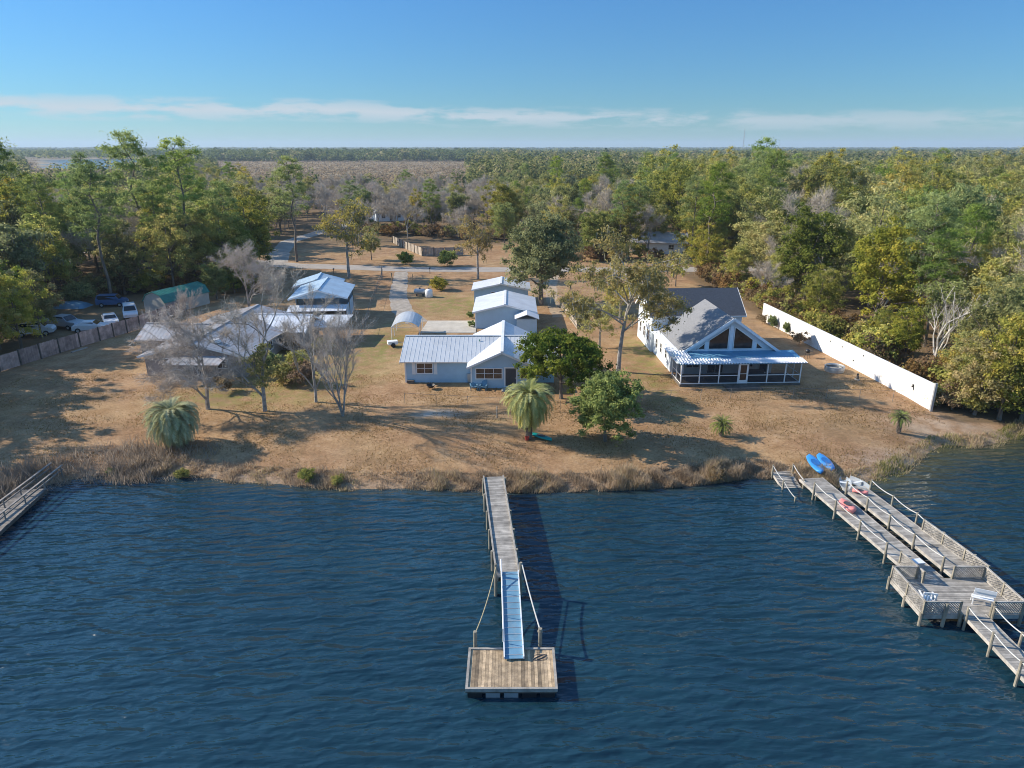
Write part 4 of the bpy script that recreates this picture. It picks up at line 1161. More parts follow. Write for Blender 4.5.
w3, t3_ = walkway('right one of the two long plank walkways to the lattice platform', (24.45, 44.0), (25.85, 32.6), (1.6, 1.75), 1.12, 1.2, (.05, .26, .47, .68, .9), rope_sides=(1, -1))
w4, t4_ = walkway('narrow plank walkway leading outwards from the lattice platform', (23.95, 29.45), (23.9, 21.5), (1.15, 1.15), 1.2, 1.15, (.05, .3, .55, .8))
off = (23.8, 31, 0)
pf = empty('dock_platform', off, 0, 'square plank platform with lattice railings on the right dock', 'platform')
q = MB(); plank_deck(q, (23.8, 32.6), (23.8, 29.45), (5.2, 5.2), 1.2, 1.2, .16); q.build('deck', M['wood_grey'], pf, off)
q = MB(); q.tint = .8
for a, b in (((21.2, 32.62), (26.4, 32.62)), ((21.2, 29.43), (26.4, 29.43)), ((21.18, 29.4), (21.18, 32.65)), ((26.42, 29.4), (26.42, 32.65))): q.beam((*a, 1.06), (*b, 1.06), .06, .24)
q.build('edge_beam', M['wood_grey'], pf, off)
for x, y, z in ((21.15, 29.4, 1.3), (22.3, 29.35, 1.95), (23.2, 29.35, 1.3), (24.75, 29.35, 1.95), (26.4, 29.38, 1.95), (21.15, 32.6, 1.3), (26.45, 32.6, 1.3), (21.15, 31, 1.1), (26.45, 31, 1.1), (23.8, 32.7, 1.0)): pile(pf, x, y, -1.7, z, off, .09)
lattice(pf, (21.2, 29.42), (21.2, 32.6), 1.27, 1.98, off); lattice(pf, (21.2, 29.42), (23.1, 29.42), 1.27, 1.98, off)
lattice(pf, (24.85, 29.42), (26.45, 29.42), 1.27, 1.98, off); lattice(pf, (26.45, 29.42), (26.45, 32.6), 1.27, 1.98, off)
lattice(pf, (21.2, 32.6), (22.6, 32.6), 1.27, 1.98, off); lattice(pf, (24.7, 32.6), (26.45, 32.6), 1.27, 1.98, off)
lattice(w2, (22.55, 34.9), (22.75, 32.9), 1.2, 1.9, (21.9, 46.0, 0))
lattice(w3, (26.0, 37.9), (26.75, 32.75), 1.2, 1.9, (24.45, 44.0, 0))
k_ = 0
for nm, tops in (('the short sunken walkway', t1_), ('the left long walkway', t2_), ('the right long walkway', t3_), ('the outer walkway', t4_)):
    for s in (-1, 1):
        a = tops[s]
        if nm == 'the left long walkway' and s == 1: continue
        q = MB()
        for p, r_ in zip(a[:-1], a[1:]):
            q.tube([p.lerp(r_, i/8)-Vector((0, 0, (p-r_).length*.05*4*(i/8)*(1-i/8))) for i in range(9)], .035, 5)
        side = 'left' if a[0].x < {'the short sunken walkway': 20.1, 'the left long walkway': 22.0, 'the right long walkway': 24.6, 'the outer walkway': 23.95}[nm] else 'right'
        tag(q.build('rope_rail', M['rope']), f'thick pale rope slung along the {side} posts of {nm}', 'rope', 'rope rails of the right dock')

for o_ in list(bpy.data.objects):
    if o_.parent is None and (o_.name.startswith(('walkway', 'sunken_walkway', 'dock_platform', 'rope_rail'))): o_.location = o_.location+DOCK_SHIFT

# left hand dock with two rails
off = (-34.4, 44, 0)
ld = empty('pier', off, 0, 'pier with two long wooden rails at the left edge among bare brush', 'pier')
def ext(p, q, k_): return tuple(p[i]+(q[i]-p[i])*k_ for i in range(3))
M['wood_shaded'] = plain('shaded_wood', (0.22, 0.20, 0.175), 0.9, var=.25, vs=2, tintvar=.25)  # darker version of the grey wood, tree shade put into its colour
for (a, b) in ((G(51, 463, 1.1), G(0, 501, 1.1)), (G(62, 465, 1.1), G(0, 514, 1.1))):
    b = ext(a, b, 1.7)
    q = MB(); q.tint = .9; q.beam(a, b, .14, .07); q.beam((a[0], a[1], .78), (b[0], b[1], .78), .05, .1); q.build('handrail', M['wood_shaded'], ld, off)
    for f in (0.02, .2, .38, .56, .74, .92): x = a[0]+(b[0]-a[0])*f; yy = a[1]+(b[1]-a[1])*f; pile(ld, x, yy, -1.5, 1.08, off, .05, 'wood_shaded')
a = G(33, 489, .42); b = ext(a, G(0, 517, .42), 2.2); q = MB(); plank_deck(q, a[:2], b[:2], (1.9, 2.3), .42, .42); q.build('deck', M['wood_shaded'], ld, off)
q = MB(); q.tint = .3; q.beam((a[0]+.95, a[1], .27), (b[0]+1.15, b[1], .27), .06, .22); q.build('edge_beam', M['wood_dark'], ld, off)

# ------------------------------------------------------------------ boats and things on the docks
def kayak(name, label, loc, rz, L, W_, mat, pitch=0.0, cat='kayak', h=.28, group=None):
    r = empty(name, loc, rz, label, cat, group); r.rotation_euler = (pitch, 0, rz)
    vs = []; fs = []; n = 14; m_ = 10
    for i in range(n+1):
        f = i/n; x = (f-.5)*L; wv = W_/2*max(.06, math.sin(math.pi*min(1, max(0, f)))**.35); hv = h*(0.75+.35*abs(2*f-1)**2)
        for k in range(m_):
            a = 2*math.pi*k/m_; vs.append((x, wv*math.cos(a), (hv/2)*math.sin(a)*(1 if math.sin(a) < 0 else .7)+h*.5))
    for i in range(n):
        for k in range(m_): k2 = (k+1) % m_; fs.append((i*m_+k, (i+1)*m_+k, (i+1)*m_+k2, i*m_+k2))
    fs.append(tuple(range(m_))); fs.append(tuple(n*m_+k for k in range(m_-1, -1, -1)))
    MB().add(vs, fs).build('hull', M[mat], r, smooth=True)
    c = MB(); pr_ = []
    for k in range(14):
        a = 2*math.pi*k/14; pr_.append((L*.20*math.cos(a), W_*.30*math.sin(a)))
    cv = [(x, y, h*.86) for x, y in pr_]+[(x*.85, y*.8, h*.80) for x, y in pr_]
    c.add(cv, [(k, (k+1) % 14, 14+(k+1) % 14, 14+k) for k in range(14)]+[tuple(range(14, 28))]); 
    c.build('cockpit', M['blue_deep'] if mat == 'blue_plastic' else M['dark'], r)
    return r
def kayak2(label, e0, e1, W_, mat, z=None, h=.3):
    a = Vector(GG(*e0) if z is None else G(*e0, z)); b = Vector(GG(*e1) if z is None else G(*e1, z)); m_ = (a+b)/2; d_ = b-a
    m_.z = (max(a.z, b.z) if z is None else z)+.03
    kayak('kayak', label, tuple(m_), math.atan2(d_.y, d_.x), d_.length, W_, mat, h=h)
kayak2('bright blue kayak on the bank, left one of the pair beside the right dock', (809, 457), (820, 479), .95, 'blue_plastic')
kayak2('bright blue kayak on the bank, right one of the pair beside the right dock', (819, 456), (831, 475), .95, 'blue_plastic')
kayak2('faded red small kayak lying on the left long walkway', (841, 503), (853, 514), .9, 'pink_plastic', .66, .42)
kayak2('faded red small kayak at the shore end of the right long walkway', (852, 492), (868, 495), .5, 'pink_plastic', .66, .3)
def clearboat(loc, rz, label):
    r = empty('rowing_boat', loc, rz, label, 'boat', None)
    vs = []; fs = []; n = 10; m_ = 7
    for i in range(n+1):
        f = i/n; x = (f-.5)*1.9; wv = .42*math.sin(math.pi*(.08+.84*f))**.5
        for k in range(m_):
            a = math.pi*(1+k/(m_-1)); vs.append((x, wv*math.cos(a), .34*math.sin(a)+.36))
    for i in range(n):
        for k in range(m_-1): fs.append((i*m_+k, (i+1)*m_+k, (i+1)*m_+k+1, i*m_+k+1))
    MB().add(vs, fs).build('hull', M['clear'], r, smooth=True)
    s = MB(); s.box(-.08, .12, -.36, .36, .28, .31); s.build('thwart', M['white'], r)
clearboat((24.4, 44.9, .5), R(70), 'pale translucent boat hull at the shore end, left of two side by side')
clearboat((25.4, 45.0, .5), R(110), 'pale translucent boat hull at the shore end, right of two side by side')
p = GG(541, 438); kayak('kayak', 'teal kayak lying on the grass beside the trunked palm', (p[0], p[1], p[2]+.03), R(-38), 2.2, .7, 'teal_plastic')
p = GG(527, 440)
q = MB(); q.lathe([(0.02, 0), (.14, 0), (.19, .3), (.17, .3), (.13, .05), (.01, .05)], (0, 0, 0), 12)
o = q.build('flower_pot', M['red'], smooth=False); o.location = p; tag(o, 'small red pot at the foot of the trunked palm', 'pot')

def plastic_chair(loc, rz, label):
    r = empty('plastic_chair', loc, rz, label, 'chair'); r.scale = (1.2, 1.2, 1.2)
    q = MB(); q.box(-.25, .25, -.25, .25, .42, .46); q.build('seat', M['white'], r)
    q = MB(); q.beam((-.24, .25, .46), (-.26, .34, .95), .05, .04); q.beam((.24, .25, .46), (.26, .34, .95), .05, .04); q.beam((-.26, .34, .93), (.26, .34, .93), .04, .07)
    for x in (-.12, 0, .12): q.beam((x, .26, .46), (x, .335, .92), .05, .02, (0, 1, 0))
    q.build('backrest', M['white'], r)
    for x in (-.24, .24):
        for y in (-.23, .23): l = MB(); l.beam((x, y, .43), (x*1.15, y*1.15, 0), .05, .05); l.build('leg', M['white'], r)
        a_ = MB(); a_.beam((x*1.1, -.24, .66), (x*1.1, .29, .68), .06, .03); a_.beam((x*1.1, -.22, .44), (x*1.1, -.22, .65), .04, .04); a_.build('armrest', M['white'], r)
plastic_chair((22.15, 30.75, .7), R(165), 'white plastic garden chair on the left side of the lattice platform')
r = empty('bench', (25.35, 31.0, .7), R(-24), 'white slatted bench with a high back on the right side of the lattice platform', 'bench')
for z, y in ((.70, -.22), (.90, -.26)): q = MB(); q.beam((-.5, y, z+.04), (.5, y, z+.04), .03, .20); q.build('backrest', M['white'], r)
for y in (-.18, .0): q = MB(); q.beam((-.5, y, .43), (.5, y, .43), .15, .03); q.build('seat', M['white'], r)
for x in (-.45, .45):
    for y in (-.2, .12): q = MB(); q.beam((x, y, .42), (x, y*1.2, 0), .05, .05); q.build('leg', M['white'], r)
r = empty('cooler_box', (23.73, 34.38, .7), R(8), 'small grey crate on the left long walkway beside the lattice panel', 'crate')
q = MB(); q.box(-.3, .3, -.22, .22, 0, .38); q.build('body', M['galv'], r)
q = MB(); q.box(-.32, .32, -.24, .24, .385, .44); q.build('lid', M['metal_white'], r)

# ------------------------------------------------------------------ garden things
p = GG(834, 371)
r = empty('stock_tank', p, 0, 'round grey metal water tank on the lawn beside the white wall', 'tank')
q = MB(); q.lathe([(.9, 0), (1.0, .02), (1.02, .3), (1.0, .55), (1.05, .58), (1.0, .61), (.95, .55), (.93, .4)], (0, 0, 0), 28); q.build('tank_wall', M['galv'], r)
q = MB(); q.lathe([(.94, .38), (.001, .38)], (0, 0, 0), 28); q.build('water_surface', M['glass'], r)
p = GG(857, 380); r = empty('garden_statue', p, 0, 'small dark statue on a plinth near the white wall', 'statue')
q = MB(); q.lathe([(.0, .62), (.09, .55), (.11, .45), (.07, .36), (.15, .28), (.18, .1), (.16, .0)], (0, 0, .14), 10); q.build('figure', M['wood_dark'], r, smooth=True)
q = MB(); q.box(-.2, .2, -.2, .2, 0, .14); q.build('plinth', M['concrete'], r)
def grill(p, label):
    r = empty('grill', p, .3, label, 'grill')
    q = MB(); q.lathe([(.02, .62), (.22, .66), (.31, .82), (.31, .86), (.24, 1.0), (.03, 1.08)], (0, 0, 0), 14); q.build('bowl', M['black'], r, smooth=True)
    for a in range(3): l = MB(); l.tube([(.18*math.cos(a*2.1), .18*math.sin(a*2.1), .66), (.32*math.cos(a*2.1), .32*math.sin(a*2.1), 0)], .02, 5); l.build('leg', M['black'], r)
    q = MB(); q.box(.33, .72, -.15, .15, .78, .81); q.build('side_shelf', M['black'], r)
grill(GG(807, 358), 'black kettle grill right of the screened porch')
p = GG(431, 389); r = empty('fire_pit', p, 0, 'round black iron fire pit on the lawn in front of the blue cottage', 'fire pit')
q = MB(); q.lathe([(.02, .16), (.28, .2), (.42, .42), (.46, .44), (.42, .46), (.28, .24), (.03, .2)], (0, 0, 0), 16); q.build('bowl', M['black'], r)
for a in range(3): l = MB(); l.tube([(.3*math.cos(a*2.1), .3*math.sin(a*2.1), .28), (.42*math.cos(a*2.1), .42*math.sin(a*2.1), 0)], .02, 5); l.build('leg', M['black'], r)
def adirondack(p, rz, label, mat):
    r = empty('garden_chair', p, rz, label, 'chair', 'garden chairs by the cottage')
    q = MB(); q.slab([(-.3, -.3, .38), (.3, -.3, .38), (.28, .25, .26), (-.28, .25, .26)], .03); q.build('seat', M[mat], r)
    q = MB(); q.slab([(-.28, .25, .28), (.28, .25, .28), (.24, .52, .95), (-.24, .52, .95)], .03); q.build('backrest', M[mat], r)
    for x in (-.32, .32):
        for y in (-.3, .3): l = MB(); l.box(x-.03, x+.03, y-.03, y+.03, 0, .5); l.build('leg', M[mat], r)
        a_ = MB(); a_.box(x-.06, x+.06, -.36, .38, .5, .53); a_.build('armrest', M[mat], r)
p = G(474, 388); adirondack((p[0], p[1]-.4, .9), R(10), 'blue garden chair below the cottage front window, left of two', 'ramp_blue')
adirondack((p[0]+1.0, p[1]-.5, .9), R(-12), 'blue garden chair below the cottage front window, nearer the door', 'ramp_blue')
p = G(411, 383); q = MB(); q.box(-.35, .35, -.2, .2, 0, .3); o = q.build('planter_box', M['wood_dark']); o.location = p; tag(o, 'small dark planter at the left front corner of the blue cottage', 'planter')
p = G(404, 344); r = empty('lawn_cart', (p[0]-1.2, p[1]-1.2, .9), R(20), 'white two wheeled cart parked at the front of the small carport', 'cart')
q = MB(); q.box(-.6, .6, -.4, .4, .35, .75); q.build('bed', M['white'], r)
for y in (-.45, .45): l = MB(); l.tube([(0, y-.04, .28), (0, y+.04, .28)], .28, 12); l.build('wheel', M['rubber'], r)
q = MB(); q.beam((.6, 0, .5), (1.3, 0, .35), .05, .05); q.build('handle', M['galv'], r)
# propane tank and white box on the lawn
p = G(420, 296); r = empty('gas_tank', p, R(-4), 'horizontal grey gas tank with domed ends on the back lawn', 'tank')
q = MB(); q.tube([(-1.0, 0, .75), (-.9, 0, .75), (-.7, 0, .75), (.7, 0, .75), (.9, 0, .75), (1.0, 0, .75)], [.12, .36, .48, .48, .36, .12], 14); q.build('body', M['galv'], r, smooth=True)
for x in (-.55, .55): l = MB(); l.box(x-.08, x+.08, -.3, .3, 0, .4); l.build('leg', M['dark'], r)
q = MB(); q.lathe([(.16, 0), (.16, .18), (.02, .24)], (0, 0, 1.2), 10); q.build('valve_dome', M['dark'], r)
p = G(429, 297); r = empty('white_tank', p, 0, 'upright white round tank with a domed top beside the grey gas tank', 'tank')
q = MB(); q.lathe([(.55, 0), (.62, .1), (.62, 1.05), (.45, 1.25), (.15, 1.35), (.01, 1.36)], (0, 0, 0), 16); q.build('body', M['white'], r, smooth=True)
q = MB(); q.lathe([(.16, 0), (.16, .08), (.01, .1)], (0, 0, 1.34), 10); q.build('lid', M['dark'], r)
# mailboxes, posts, poles
def mailbox(p, label):
    r = empty('mailbox', p, 0, label, 'mailbox')
    q = MB(); q.box(-.05, .05, -.05, .05, 0, 1.05); q.build('post', M['wood_dark'], r)
    q = MB(); q.prism([(-.11, 0), (.11, 0), (.11, .14), (.06, .22), (-.06, .22), (-.11, .14)], -.27, .27); 
    q.v = [(x, y, z+1.06) for x, y, z in q.v]; q.build('box', M['black'], r)
mailbox(G(334, 275), 'black mailbox on a post at the road edge left of the drive'); mailbox(G(430, 274), 'black mailbox on a post at the road edge right of the drive')
def short_post(p, h, label, mat='wood_post', name='gate_post', r_=.12):
    q = MB(); q.tube([(0, 0, -.2), (0, 0, h)], [r_, r_*.85], 8); q.tube([(0, 0, h), (0, 0, h+.05)], [r_*.6, r_*.3], 8); o = q.build(name, M[mat]); o.location = p; tag(o, label, 'post')
short_post(G(392, 283), 1.8, 'brown wooden gate post left of the drive entrance, below the road', 'wood_warm')
short_post(G(413, 283), 1.6, 'thin wooden gate post right of the drive entrance', 'wood_warm', r_=.07)
short_post(G(382, 278), 2.2, 'tall grey post standing at the road verge left of the drive', 'wood_grey', 'road_post')
short_post(GG(497, 418), 1.1, 'short post on the lawn left of the trunked palm', 'wood_grey', 'lawn_post', .06)
# communications mast, far away
Hh = H(743, 148, 2600); mast = empty('radio_mast', (Hh[0], 2600, .9), 0, 'thin lattice radio mast rising above the far treeline on the right', 'mast')
q = MB()
for a in range(3):
    q.tube([(2.2*math.cos(a*2.09), 2.2*math.sin(a*2.09), 0), (1.2*math.cos(a*2.09), 1.2*math.sin(a*2.09), 84)], .45, 4)
for i in range(20):
    for a in range(3):
        z = i*4.2; r0 = 2.2-z/84; b = a+1; q.beam((r0*math.cos(a*2.09), r0*math.sin(a*2.09), z), (r0*math.cos(b*2.09), r0*math.sin(b*2.09), z+4.2), .25, .25)
q.build('lattice_tower', M['galv'], mast)
q = MB(); q.tube([(0, 0, 84), (0, 0, 92)], .3, 5); q.build('antenna', M['galv'], mast)

# ------------------------------------------------------------------ vehicles
def car(name, label, loc, rz, body, L=4.5, W_=1.8, kind='sedan', cat='car'):
    r = empty(name, loc, rz, label, cat, 'vehicles parked in the left yard' if loc[0] < 0 else None)
    if kind == 'sedan': prof = [(-2.2, .35), (2.2, .35), (2.25, .62), (2.1, .80), (1.15, .92), (.45, 1.36), (-.95, 1.40), (-1.65, 1.0), (-2.2, .92)]
    elif kind == 'pickup': prof = [(-2.6, .5), (2.6, .5), (2.65, .8), (2.5, 1.05), (1.4, 1.15), (.8, 1.75), (-.6, 1.78), (-.75, 1.15), (-2.6, 1.12)]
    else: prof = [(-2.4, .4), (2.4, .4), (2.45, .8), (2.2, 1.05), (1.5, 1.15), (.9, 1.78), (-2.1, 1.82), (-2.4, 1.1)]
    k = len(prof); vs = []
    for sgn, s in ((-1, 1), (1, 1)):
        for x, z in prof:
            wv = W_/2*(1 if z < 1.16 or kind == 'x' else .80); vs.append((x*L/4.9, sgn*wv, z))
    fs = [tuple(range(k)), tuple(range(2*k-1, k-1, -1))]+[(i, k+i, k+(i+1) % k, (i+1) % k) for i in range(k)]
    b = MB().add(vs, fs).build('body', M[body], r)
    g = MB(); tops = [p for p in prof if p[1] > 1.25]; xa = min(p[0] for p in tops); xb = max(p[0] for p in tops); s = L/4.9; zt = max(p[1] for p in tops)
    base = 1.0 if kind == 'sedan' else 1.2
    for sg in (-1, 1):
        g.slab([((xa+.1)*s, sg*(W_/2*.815+.01), zt-.08), ((xb-.05)*s, sg*(W_/2*.815+.01), zt-.08), ((xb+.35)*s, sg*(W_/2*.93+.01), base), ((xa-.05)*s, sg*(W_/2*.93+.01), base)], .01)
    g.slab([((xb+.03)*s+.02, -W_*.36, zt-.04), ((xb+.03)*s+.02, W_*.36, zt-.04), ((xb+.55)*s+.05, W_*.42, base+.02), ((xb+.55)*s+.05, -W_*.42, base+.02)], .02)
    g.build('window', M['glass'], r)
    for x in (-1.45*s, 1.5*s):
        for y in (-W_/2+.05, W_/2-.05):
            wl = MB(); wl.tube([(x, y-.1, .34), (x, y+.1, .34)], .34, 14); w_ = wl.build('wheel', M['rubber'], r)
            rm = MB(); rm.tube([(x, y-.108, .34), (x, y+.108, .34)], .19, 10); rm.build('rim', M['galv'], w_)
    for y in (-.6, .6):
        h = MB(); h.box(prof[2][0]*s-.12, prof[2][0]*s+.03, y-.17, y+.17, .62, .78); h.build('headlight', M['lamp'], r)
p = G(64, 328); car('pickup_truck', 'pale blue and white pickup truck behind the plank fence, leftmost whole vehicle', (p[0], p[1], .9), R(-12), 'car_silver', 5.3, 1.9, 'pickup', 'truck')
p = G(92, 331); car('parked_car', 'low white roofed car close behind the plank fence between pickup and white sedan', (p[0], p[1], .9), R(15), 'car_white', 4.6, 1.85, 'sedan')
p = G(111, 324); car('parked_car', 'white sedan with dark windscreen behind the fence, left one of two facing the lawn', (p[0], p[1], .9), R(-55), 'car_white', 4.4, 1.75, 'sedan')
p = G(131, 317); car('parked_suv', 'white vehicle with dark windscreen behind the fence nearest the green roofed shed', (p[0], p[1], .9), R(-60), 'car_white', 4.5, 1.85, 'suv')
p = G(113, 306); car('parked_suv', 'dark blue utility vehicle at the back of the left yard', (p[0], p[1], .9), R(10), 'car_blue', 4.2, 1.8, 'suv')
p = G(36, 335); car('parked_car', 'white car half hidden by the tree at the left yard edge', (p[0], p[1], .9), R(20), 'car_white', 4.5, 1.8, 'suv')
p = G(678, 251); car('pickup_truck', 'white pickup truck in the wooded yard beyond the road, centre right', (p[0], p[1], .9), R(175), 'car_white', 5.0, 1.9, 'pickup', 'truck')
p = G(708, 246); car('parked_suv', 'dark blue vehicle glimpsed behind the leaning pine trunk', (p[0], p[1], .9), R(80), 'car_blue', 4.6, 1.9, 'suv')
# tarp covered pile in the left yard, brush pile on the lawn
p = G(72, 307); vs = []; fs = []
for i in range(9):
    for j in range(7):
        a = (i/8-.5); b = (j/6-.5); zz = max(0, .9*(1-4*a*a)*(1-4*b*b))**.5*1.0; vs.append((a*5, b*3, zz*(1+random.uniform(-.12, .12))))
for i in range(8):
    for j in range(6): fs.append((i*7+j, (i+1)*7+j, (i+1)*7+j+1, i*7+j+1))
o = MB().add(vs, fs).build('tarp_pile', M['ramp_blue']); o.location = p; tag(o, 'heap under a faded blue tarpaulin in the left yard', 'tarp')

# ------------------------------------------------------------------ tree prototypes
for i in range(4):
    broadleaf(f'olive{i}', 14+i, 4.6+.3*i, 'leaf_olive', k=160, per=140, leaf=.145, cr=(.5, 1.15), shell=.5, lump=.35, zf=.53, hf=.5)
for i in range(3):
    broadleaf(f'yellow{i}', 12.5+i, 4.0, 'leaf_yellow', k=135, per=115, leaf=.14, cr=(.5, 1.1), shell=.4, lump=.4, limbs=20, zf=.52, hf=.48)
for i in range(3):
    broadleaf(f'green{i}', 13.5+i, 4.6-.4*i, 'leaf_green', k=160, per=145, leaf=.145, cr=(.55, 1.15), lump=.3, zf=.52, hf=.5)
broadleaf('mossy', 14, 4.6, 'leaf_greygreen', k=60, per=120, leaf=.20, cr=(.8, 1.4), shell=.35, lump=.4, moss=900, limbs=20)
broadleaf('shrub', 3.2, 1.9, 'leaf_olive', k=34, per=110, leaf=.13, cr=(.4, .75), zf=.5, hf=.5, trunk_r=.06, limbs=8)
broadleaf('shrub_brown', 3.0, 1.8, 'brown_leaf', k=30, per=90, leaf=.12, cr=(.4, .7), zf=.5, hf=.5, trunk_r=.06, limbs=8, shell=.3)
for i in range(2): pine(f'pine{i}', 22, 3.6+.3*i)
for i in range(2): bare(f'bare{i}', 13+i, .75, 4, 'twig', 'bark_pale', .17, 5500, tl=.8, tw=.016)
bare('bare_pink', 12, .6, 4, 'twig_pink', 'bark_pale', .14, 5500, tl=.7, tw=.015)

def wallX(y): return 38.98-(y-59.57)*0.102
placed = []
def far_enough(x, y, s):
    for (a, b, c) in placed[-900:]:
        if (a-x)**2+(b-y)**2 < (0.5*(s+c))**2: return False
    return True
KINDS = {
 'olive': ('oak_tree', 'tree'), 'yellow': ('autumn_tree', 'tree'), 'green': ('evergreen_tree', 'tree'),
 'pine': ('pine_tree', 'pine'), 'bare': ('leafless_tree', 'tree'), 'mossy': ('mossy_tree', 'tree'),
 'shrub': ('understory_shrub', 'shrub'), 'shrub_brown': ('brown_shrub', 'shrub'), 'bare_pink': ('leafless_tree', 'tree')}
ADJ = {'olive': 'olive green broadleaf tree', 'yellow': 'thin crowned tree with yellow brown leaves', 'green': 'dark green evergreen tree', 'pine': 'tall pine with a high rounded crown',
       'bare': 'grey leafless tree with fine twigs', 'bare_pink': 'pinkish grey leafless tree', 'mossy': 'grey green tree hung with moss', 'shrub': 'low olive green bush', 'shrub_brown': 'low brown leaved bush'}
WHERE = {'R': 'in the right wood', 'L': 'in the wood left, behind the plank fence', 'C': 'beyond the road at centre left', 'M': 'beyond the road at centre right',
         'R1': 'in the right wood, beside the white wall', 'R2': 'in the right wood towards the right frame edge', 'R3': 'in the right wood, beyond the wall end', 'R4': 'far back in the right wood', 'L1': 'at the front of the left wood', 'L2': 'midway back in the left wood', 'L3': 'far back in the left wood', 'RE': 'just behind the white wall', 'LE': 'round the edge of the left yard', 'RS': 'at the water edge of the right wood', 'LO': 'by the plank fence at the left frame edge'}
def forest_tree(key, x, y, s, region, **kw):
    if region == 'R': region = 'R1' if y < 115 and x < wallX(y)+22 else ('R2' if y < 115 else ('R3' if y < 190 else 'R4'))
    if region == 'L': region = 'L1' if y < 150 else ('L2' if y < 215 else 'L3')
    kd = key.rstrip('0123456789'); nm, cat = KINDS[kd]
    o = plant_tree(key, nm, x, y, s, label=f'{ADJ[kd]} {WHERE[region]}', cat=cat, group=f'{nm.replace("_", " ")}s {WHERE[region]}', **kw)
    placed.append((x, y, 5*s)); return o
def pick(tbl):
    r_ = random.random()*sum(w_ for _, w_ in tbl)
    for k_, w_ in tbl:
        r_ -= w_
        if r_ <= 0: return k_ if k_ in PROTO else k_+str(random.randrange(sum(1 for p in PROTO if p.rstrip('0123456789') == k_)))
T_R = [('olive', 5), ('yellow', 2.4), ('green', 2.2), ('pine', .5), ('bare', .9), ('mossy', .7)]
T_L = [('olive', 4.5), ('yellow', 3), ('green', 1.5), ('pine', 1.1), ('bare', 1.2), ('bare', 1.3), ('mossy', .8)]
T_C = [('bare', 5), ('bare_pink', 3), ('yellow', 1.2), ('olive', .35), ('pine', .2), ('mossy', .5)]
T_M = [('olive', 3), ('yellow', 2), ('green', 2), ('pine', 2.0), ('bare', 1.8), ('mossy', 1.2)]
def in_road(x, y):
    if x > -120 and abs(y-np.interp(x, [-140, -90, -62, -45, -20, 20, 60, 120], [172, 160, 149, 141.5, 137, 136.4, 138, 141])) < 5.5: return True
    yy = [146, 160, 180, 205, 235, 262]; xx = [-50, -54, -58, -55, -50, -46]
    return 140 < y < 265 and abs(x-np.interp(y, yy, xx)) < 5.5
def region_of(x, y):
    if x > wallX(y)+3.2 and 50 < y < 140 and y > np.interp(x, SX, SY)+2.2: return 'R'
    if y >= 140 and x/y > .22: return 'R'
    if 146 < y and -.02 < x/y <= .22:
        return 'M' if y > 166 or x > 14 else None
    if 166 < y and -.24 < x/y <= -.02: return 'C' if not (-36 < x < 2 and y < 185) else None
    if y > 195 and -.37 < x/y <= -.24: return 'C'
    if x/y <= -.37 and y > 112 and x < -48: return 'L'
    if x/y < -.30 and y > 150 and x < -52: return 'L'
    if x < -70 and y > 62: return 'L'
    return None
cand = []
y = 56.0
while y < 330:
    sp_ = 5.0+y/44
    x = -0.86*y-6
    while x < .86*y+6:
        cand.append((x+random.uniform(-.42, .42)*sp_, y+random.uniform(-.42, .42)*sp_, sp_)); x += sp_
    y += sp_*.9
n_t = 0
for i in range(90):
    yy_ = random.uniform(192, 320); cand.append((random.uniform(-.36, -.02)*yy_, yy_, 3))
for (x, y, sp_) in cand:
    rg = region_of(x, y)
    if rg is None or in_road(x, y): continue
    key = pick({'R': T_R, 'L': T_L, 'C': T_C, 'M': T_M}[rg])
    base = {'R': 1.12, 'L': 1.05, 'C': .80, 'M': .98}[rg]
    s = base*random.uniform(.72, 1.12)
    if key.startswith('pine'): s *= random.uniform(.62, .86)
    if rg == 'R' and x < wallX(y)+10 and y < 140: s *= random.uniform(.5, .82)
    if rg == 'R' and y < 80: s *= .80
    if rg == 'C': s = min(s, .86)
    if rg == 'R' and y > 112: s *= 1.0+.14*min(1, (y-112)/40)
    if rg == 'R' and y < 100:
        gap = x-wallX(y); s = min(s, max(.38, (gap-.4)/5.2))
    if rg == 'L' and y > 190 and -.74 < x/y < -.50: s *= .66
    forest_tree(key, x, y, s, rg); n_t += 1
print('forest trees', n_t)
# undergrowth along the wood edges
def edge(pts, n, region, smin=.6, smax=1.3, kinds=(('shrub', 2), ('shrub_brown', 2.4)), spread=2.0):
    for i in range(n):
        j = random.randrange(len(pts)-1); f = random.random(); a = pts[j]; b = pts[j+1]
        x = a[0]+(b[0]-a[0])*f+random.gauss(0, spread); y = a[1]+(b[1]-a[1])*f+random.gauss(0, spread)
        if region == 'RE' and x < wallX(y)+2.6: x = wallX(y)+2.6+random.random()*3
        if y < np.interp(x, SX, SY)+.3 or in_road(x, y): continue
        forest_tree(pick(kinds), x, y, random.uniform(smin, smax), region)
edge([(40.5, 60), (38, 80), (36.5, 96), (34, 112), (33, 126)], 110, 'RE', spread=1.6)
edge([(41, 60.5), (45, 60), (50, 60.5), (56, 62)], 34, 'RS', .5, 1.1, spread=1.0)
edge([(-73, 84), (-72, 104), (-64, 114), (-50, 118), (-42, 122)], 60, 'LE', spread=2.4)
edge([(2, 152), (25, 148), (60, 150)], 40, 'M', spread=3)
edge([(-38, 200), (-20, 190), (0, 184)], 50, 'C', kinds=(('shrub', 1), ('shrub_brown', 3)), spread=3)
